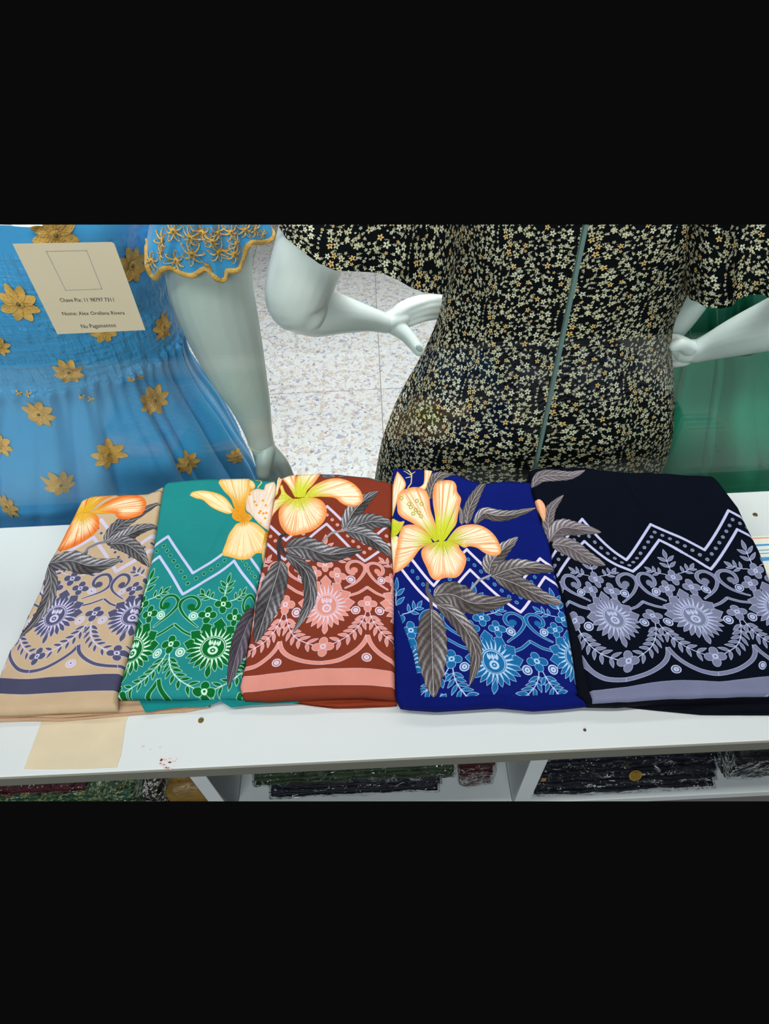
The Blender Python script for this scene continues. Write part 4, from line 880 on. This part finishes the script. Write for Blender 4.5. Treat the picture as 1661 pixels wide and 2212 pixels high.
def bvh_of(o):
    me = o.data; return BVHTree.FromPolygons([tuple(v.co) for v in me.vertices], [tuple(p.vertices) for p in me.polygons])
def cast(tree, px, py):
    d = Vector(ray(px, py)).normalized(); h = tree.ray_cast(Vector(CAM), d); return h
def applique(tree, px, py, R, rot, m, parent, name='applique_flower', npet=8, eyelet=False):
    hit = cast(tree, px, py)
    if hit[0] is None: return None
    loc, nr = hit[0], hit[1]
    if nr.dot(Vector(CAM)-loc) < 0: nr = -nr
    # average normal around for stability
    acc = Vector(nr)
    for dx, dy in ((14, 0), (-14, 0), (0, 14), (0, -14)):
        h = cast(tree, px+dx, py+dy)
        if h[0] is not None: q = h[1]; acc += q if q.dot(Vector(CAM)-loc) > 0 else -q
    nr = acc.normalized(); u = nr.cross(Vector((0, 0, 1))).normalized(); v = nr.cross(u).normalized(); bm = bmesh.new()
    def P(x, y, h):
        o = loc+u*x+v*y+nr*.04; g = tree.ray_cast(o, -nr, .12); base = g[0] if g[0] is not None else loc+u*x+v*y
        return bm.verts.new(base+nr*(h+.0012))
    for k in range(npet):
        a = rot+k*2*math.pi/npet; ca, sa = math.cos(a), math.sin(a); n_, rr = 6, R*random.uniform(.9, 1.06); rows = []
        for i in range(n_+1):
            t_ = i/n_; rad = R*.16+(rr-R*.16)*t_; wd = R*(.19 if eyelet else .25)*math.sin(math.pi*(t_*.86+.10))**.7; h = .0016*math.sin(math.pi*min(t_+.1, 1))
            rows.append([P(rad*ca-sa*wd*s_, rad*sa+ca*wd*s_, h*(1 if abs(s_) == 1 else (.25 if eyelet or True else 1.4))) for s_ in (-1, -.55, 0, .55, 1)])
        for i in range(n_):
            for j in range(4):
                if not (eyelet and 0 < i < n_-1 and j in (1, 2)): bm.faces.new((rows[i][j], rows[i+1][j], rows[i+1][j+1], rows[i][j+1]))
    c0 = P(0, 0, .003); rg = [P(R*.24*math.cos(a), R*.24*math.sin(a), .0012) for a in np.arange(12)*.5236]
    for i in range(12): bm.faces.new((c0, rg[i], rg[(i+1) % 12]))
    o = bm_obj(name, bm, m, parent, True)
    cc = bmesh.new(); bmesh.ops.create_uvsphere(cc, u_segments=10, v_segments=6, radius=R*.11, matrix=Matrix.Translation(loc+nr*.003)); bm_obj('flower_centre', cc, m_goldd, o, True)
    return o
bt = bvh_of(bd)
for px, py, R, rot in ((118, 505, .026, .2), (42, 655, .026, .3), (222, 712, .019, .1), (350, 706, .021, .5), (148, 801, .022, .2), (282, 572, .026, .9), (0, 745, .015, .1), (85, 893, .0235, .4), (333, 864, .0245, .1), (231, 981, .0255, .3), (405, 1000, .021, .6), (130, 1046, .0245, .2), (18, 1092, .0225, .8), (-4, 960, .02, .3), (510, 985, .016, .3)):
    applique(bt, px, py, R, rot, m_gold, bdress)
for px, py in ((42, 848), (62, 850), (176, 856), (195, 860), (282, 820), (302, 814)):
    applique(bt, px, py, .0055, .3, m_gold, bdress, 'applique_petal', 4)
# ruffled sleeve with scalloped gold hem
hem = [(318, 520), (316, 560), (322, 585), (334, 602), (345, 588), (356, 580), (372, 580), (392, 591), (415, 596), (430, 586), (445, 581), (458, 592), (470, 604), (482, 606), (486, 598), (490, 586), (505, 585), (514, 582), (522, 562), (534, 533), (545, 524), (565, 524), (584, 518), (590, 506), (586, 492)]
hem = [tuple(p) for p in cat_rom(hem, 90)]
slv = bell('sleeve', hem, [(335, 410), (420, 400), (500, 400), (560, 410)], .668, .805, m_blue, bdress, n=90, rows=24, lift=10, amp=2.2, freq=14)
P = np.array([slv.data.vertices[i].co[:] for i in range(0, 90)]); bm = bmesh.new(); rg = []
for i in range(len(P)):
    t_ = P[min(i+1, 89)]-P[max(i-1, 0)]; t_ /= np.linalg.norm(t_); u = np.cross(t_, [0, 1, 0]); u /= np.linalg.norm(u)+1e-9; v = np.cross(t_, u)
    rg.append([bm.verts.new(tuple(P[i]+.0034*math.cos(a)*u+.0016*math.sin(a)*v)) for a in np.arange(8)*.7854])
for i in range(len(rg)-1):
    for j in range(8): bm.faces.new((rg[i][j], rg[i][(j+1) % 8], rg[i+1][(j+1) % 8], rg[i+1][j]))
bm_obj('gold_hem', bm, m_gold, bdress, True)
st = bvh_of(slv)
for px, py, R in ((328, 562, .012), (352, 520, .014), (383, 562, .013), (415, 548, .0145), (412, 512, .013), (375, 498, .013), (438, 500, .012), (458, 520, .012), (472, 542, .012), (505, 548, .012), (498, 500, .011), (470, 500, .010), (528, 495, .011), (548, 495, .010), (508, 524, .009), (350, 545, .010), (448, 570, .005), (455, 578, .004), (565, 505, .006)):
    applique(st, px, py, R, random.random()*2, m_gold, bdress, 'eyelet_flower', 7, True)

# --- green sheer dress on a third mannequin, right
m_green = mat('green_satin', (36, 146, 118), .3, .5, vary=.10, vscale=4, bump=.2, bscale=18, bdist=.006)
m_sheer = clear_mat('green_chiffon', (150, 225, 200), .6, .35, opaque=.38, body=(70, 200, 165), ior=1.3)
YG = 1.02
gs = [(1420, 1880, 480), (1440, 1860, 560), (1455, 1840, 650), (1450, 1850, 740), (1415, 1880, 820), (1385, 1930, 900), (1360, 1970, 980), (1345, 2000, 1060), (1340, 2020, 1140)]
ginfo = body_rings(gs, YG, [.11, .11, .11, .115, .14, .16, .165, .17, .17])
gfold = lambda th, z: .012*math.sin(th*17+2*noise.noise((th*2, z*3, 1)))*min(1, .3+max(0, 1.1-z)*2)+.006*noise.noise((th*7, z*9, 2))
gdress = thing('green_dress', 'emerald green satin dress with sheer overskirt, right of the floral dress', 'dress')
dress_mesh('skirt', ginfo, YG, 260, gfold, m_green, gdress, cap=False)
gi2 = [(c, z, rx*1.10+.006, ry*1.06+.008) for c, z, rx, ry in ginfo[14:]]
g2 = lambda th, z: .014*math.sin(th*13+1+2*noise.noise((th*2, z*3, 7)))*min(1, .3+max(0, 1.1-z)*2)
dress_mesh('sheer_overskirt', gi2, YG, 260, g2, m_sheer, gdress, cap=False)
gman = thing('mannequin', 'shade-toned mannequin behind the right sleeve wearing the green dress', 'mannequin', 'shop window mannequins')
tor = [(c, z, rx*.80, ry*.8) for c, z, rx, ry in ginfo]; dress_mesh('torso', tor, YG, 48, None, m_skin2, gman)
fused('forearm', [[pt(1560, 520, .885, .034), pt(1505, 620, .885, .031), pt(1470, 680, .885, .027), pt(1445, 720, .885, .021)]], m_skin2, gman, .003)

# ------------------------------------------------------------------ packs on the shelf below
m_film = clear_mat('plastic_film', (244, 246, 246), 1.0, .03, bump=1.0, bscale=26, ior=1.55, opaque=.0, bdist=.05)
m_navy = mat('navy_cloth', (12, 15, 32), .6, .3, bump=.5, bscale=40, bdist=.004)
m_maroon = mat('maroon_cloth', (74, 22, 30), .6, .3, bump=.5, bscale=40, bdist=.004)
m_olive = mat('olive_cloth', (46, 62, 36), .6, .3, bump=.5, bscale=40, bdist=.004)
m_ink2 = mat('black_cloth', (22, 25, 27), .6, .3, bump=.5, bscale=40, bdist=.004)
GFL = floral_tile(9, (46, 84, 60), [(150, 160, 112), (184, 160, 96), (120, 140, 100)], 500, 7)
m_gfl = mat('green_floral_cloth', (0, 0, 0), .6, .3, image=GFL); BWF = floral_tile(12, (30, 30, 34), [(214, 210, 200), (196, 190, 180), (200, 190, 150)], 500, 6)
m_bwf = mat('black_floral_cloth', (0, 0, 0), .6, .3, image=BWF)
m_goldc = mat('gold_cloth', (132, 104, 52), .45, .5, bump=.8, bscale=90, bdist=.004, vary=.25, vscale=40)
def wavy_slab(name, x0, x1, y0, y1, z0, z1, material, parent, seed, r, nx=70, ny=14, nz=7, amp=.003, tile=None):
    bm = box(x0, x1, y0, y1, z0, z1); bmesh.ops.bevel(bm, geom=[e for e in bm.edges if abs(e.verts[0].co.x-e.verts[1].co.x) > (x1-x0)*.9], offset=min(r, (z1-z0)*.48), segments=4, affect='EDGES')
    for k in range(1, nx): bmesh.ops.bisect_plane(bm, geom=bm.verts[:]+bm.edges[:]+bm.faces[:], plane_co=(x0+(x1-x0)*k/nx, 0, 0), plane_no=(1, 0, 0))
    for v in bm.verts:
        c = v.co; e = min((c.x-x0), (x1-c.x)); f = 1-.45*math.exp(-e/.008); zc = (z0+z1)/2
        c.z = zc+(c.z-zc)*f; 
        if c.z > z0+.001: c.z += amp*.5*noise.noise((c.x*45, c.y*20, seed))
        if c.y < (y0+y1)/2: c.y += amp*noise.noise((c.x*32, c.z*160, seed+5))+.35*amp*noise.noise((c.x*120, c.z*300, seed))
    o = bm_obj(name, bm, material, parent, True)
    if tile:
        l = o.data.uv_layers.new(name='uv')
        for lp_ in o.data.loops: c = o.data.vertices[lp_.vertex_index].co; l.data[lp_.index].uv = (c.x/tile, (c.y+c.z)/tile)
    return o
def pack(label, pxl, pxr, row, yf, z0, h, m, seed, group, layers=2, depth=.22, tile=None, skew=0, name='wrapped_garment'):
    x0, x1 = at_z(pxl, row, z0+h/2)[0], at_z(pxr, row, z0+h/2)[0]
    t_ = thing(name, label, 'garment', group)
    for k in range(layers):
        a = z0+.0022+(h-.0044)*k/layers; b = z0+.0022+(h-.0044)*(k+1)/layers
        wavy_slab('folded_cloth', x0+.003, x1-.003, yf+.003+.001*k, yf+depth, a+.0003, b-.0003, m, t_, seed+k*3, .006, tile=tile)
    wavy_slab('plastic_wrap', x0, x1, yf+.0005, yf+depth+.004, z0+.0002, z0+h-.0002, m_film, t_, seed+40, .007, amp=.0035, nx=110)
    return t_
navy_g, grp_r = 'plastic wrapped navy garments in the middle compartment', 'plastic wrapped dark garments in the right compartment'
z = SZ+.0005
for k, (h, m, lab) in enumerate(((.020, m_navy, 'navy folded garment in clear plastic, lowest of the middle stack'), (.018, m_navy, 'navy folded garment in clear plastic under the olive one'))):
    pack(lab, 583+k*10, 950+k*6, 1700, .278+.002*k, z, h, m, 10*k+1, navy_g, 2); z += h+.0006
pack('olive green folded garment in clear plastic on top of the navy stack', 548, 985, 1672, .281, z, .034, m_olive, 61, None, 2)
pack('maroon folded garment in clear plastic, right of the middle navy stack', 992, 1072, 1690, .280, SZ+.0005, .10, m_maroon, 77, None, 3)
z = SZ+.0005; px0 = 1143; stk = []
for k, (h, lab) in enumerate(((.024, 'dark navy garment in plastic, lowest of the right stack'), (.024, 'dark navy garment in plastic, second up in the right stack'), (.028, 'dark navy garment in plastic with round gold sticker on its front'), (.026, 'dark navy garment in plastic, topmost under the counter edge'))):
    stk.append((pack(lab, px0+3+k*8, 1545+k*4, 1695-k*16, .264+.003*k, z, h, m_navy, 100+k*9, grp_r, 1), z, h)); z += h+.0006
pack('black garment in loose plastic leaning in the far right corner', 1585, 1720, 1680, .274, SZ+.0005, .085, m_ink2, 171, None, 3)
z = SZ+.0005
for k, (h, m, lab) in enumerate(((.040, m_gfl, 'green floral garment in plastic, lower one at the left shelf'), (.040, m_gfl, 'green floral garment in plastic lying on another floral one'), (.014, m_maroon, 'thin maroon garment in plastic topping the left stack'))):
    pack(lab, -60, 318-k*20 if k < 2 else 190, 1700, .263+.004*k, z, h, m, 200+k*9, 'plastic wrapped garments in the left compartment', 1, tile=.07); z += h+.0006
pack('black and cream floral garment in plastic beside the green ones', 326, 366, 1695, .264, SZ+.0005, .085, m_bwf, 240, None, 2, tile=.05)
gx0, gx1 = at_z(370, 1690, .62)[0], xl0-.002
wavy_slab('gold_fabric', gx0, gx1, .266, .48, SZ+.0006, SZ+.125, m_goldc, None, 250, .02); g = bpy.data.objects['gold_fabric']; tag(g, 'shiny gold fabric bundle against the left shelf divider', 'fabric')
# round gold sticker on the third pack
pk, pz, ph = stk[2]; sc_ = at_y(1367, 1660, .278); m_stk = mat('gold_sticker', (176, 142, 62), .35, .5, metal=.3)
sroot = thing('round_sticker', 'round gold sticker on the dark plastic pack under the counter', 'sticker')
bm = bmesh.new(); bmesh.ops.create_cone(bm, cap_ends=True, segments=28, radius1=.0085, radius2=.0085, depth=.0006, matrix=Matrix.Translation((sc_[0], .2685, pz+ph*.5))@Matrix.Rotation(math.pi/2-.5, 4, 'X')); bm_obj('disc', bm, m_stk, sroot)

ring_ = bmesh.new(); bmesh.ops.create_cone(ring_, cap_ends=True, segments=24, radius1=.0062, radius2=.0062, depth=.0009, matrix=Matrix.Translation((sc_[0], .2683, pz+ph*.5))@Matrix.Rotation(math.pi/2-.5, 4, 'X')); bm_obj('embossed_centre', ring_, mat('gold_emboss', (150, 116, 44), .45, .5, metal=.2), sroot)
m_tagy = mat('yellow_label', (170, 140, 80), .6)
for k_, dx in ((2, .018),):
    r_, z_, h_ = stk[k_]; xx = at_z(1150, 1690, z_)[0]+dx*.5
    bm_obj('size_label', box(xx, xx+.006, .262+.003*k_, .2635+.003*k_, z_+h_*.35, z_+h_*.65), m_tagy, r_)
# ------------------------------------------------------------------ keep only what the photograph could show above and below
def trim(row, up):
    a, b = Vector(ray(0, row)), Vector(ray(1661, row)); n = a.cross(b).normalized()
    if (n.dot(Vector(_U)) < 0) == up: n = -n
    for o in list(SC.objects):
        if o.type != 'MESH' or o.name.startswith(('pane', 'seam')) and not up: continue
        co = Vector(CAM); mw = o.matrix_world if o.matrix_world != Matrix.Identity(4) else Matrix.LocRotScale(o.location, o.rotation_euler, o.scale)
        d = [(mw@Vector(c)-co).dot(n) for c in o.bound_box]
        if max(d) <= 0: continue
        if min(d) >= 0:
            bpy.data.objects.remove(o); continue
        if o.data.users > 1: o.data = o.data.copy()
        bm = bmesh.new(); bm.from_mesh(o.data); inv = mw.inverted(); lc, ln = inv@co, (inv.to_3x3()@n).normalized()
        r = bmesh.ops.bisect_plane(bm, geom=bm.verts[:]+bm.edges[:]+bm.faces[:], plane_co=lc, plane_no=ln, clear_outer=True)
        ed = [e for e in r['geom_cut'] if isinstance(e, bmesh.types.BMEdge)]
        if o.data.materials and 'fabric' not in o.data.materials[0].name and 'satin' not in o.data.materials[0].name and 'chiffon' not in o.data.materials[0].name:
            try: bmesh.ops.holes_fill(bm, edges=ed, sides=0)
            except Exception: pass
        bm.to_mesh(o.data); bm.free()
trim(485.3, True); trim(1731.0, False)
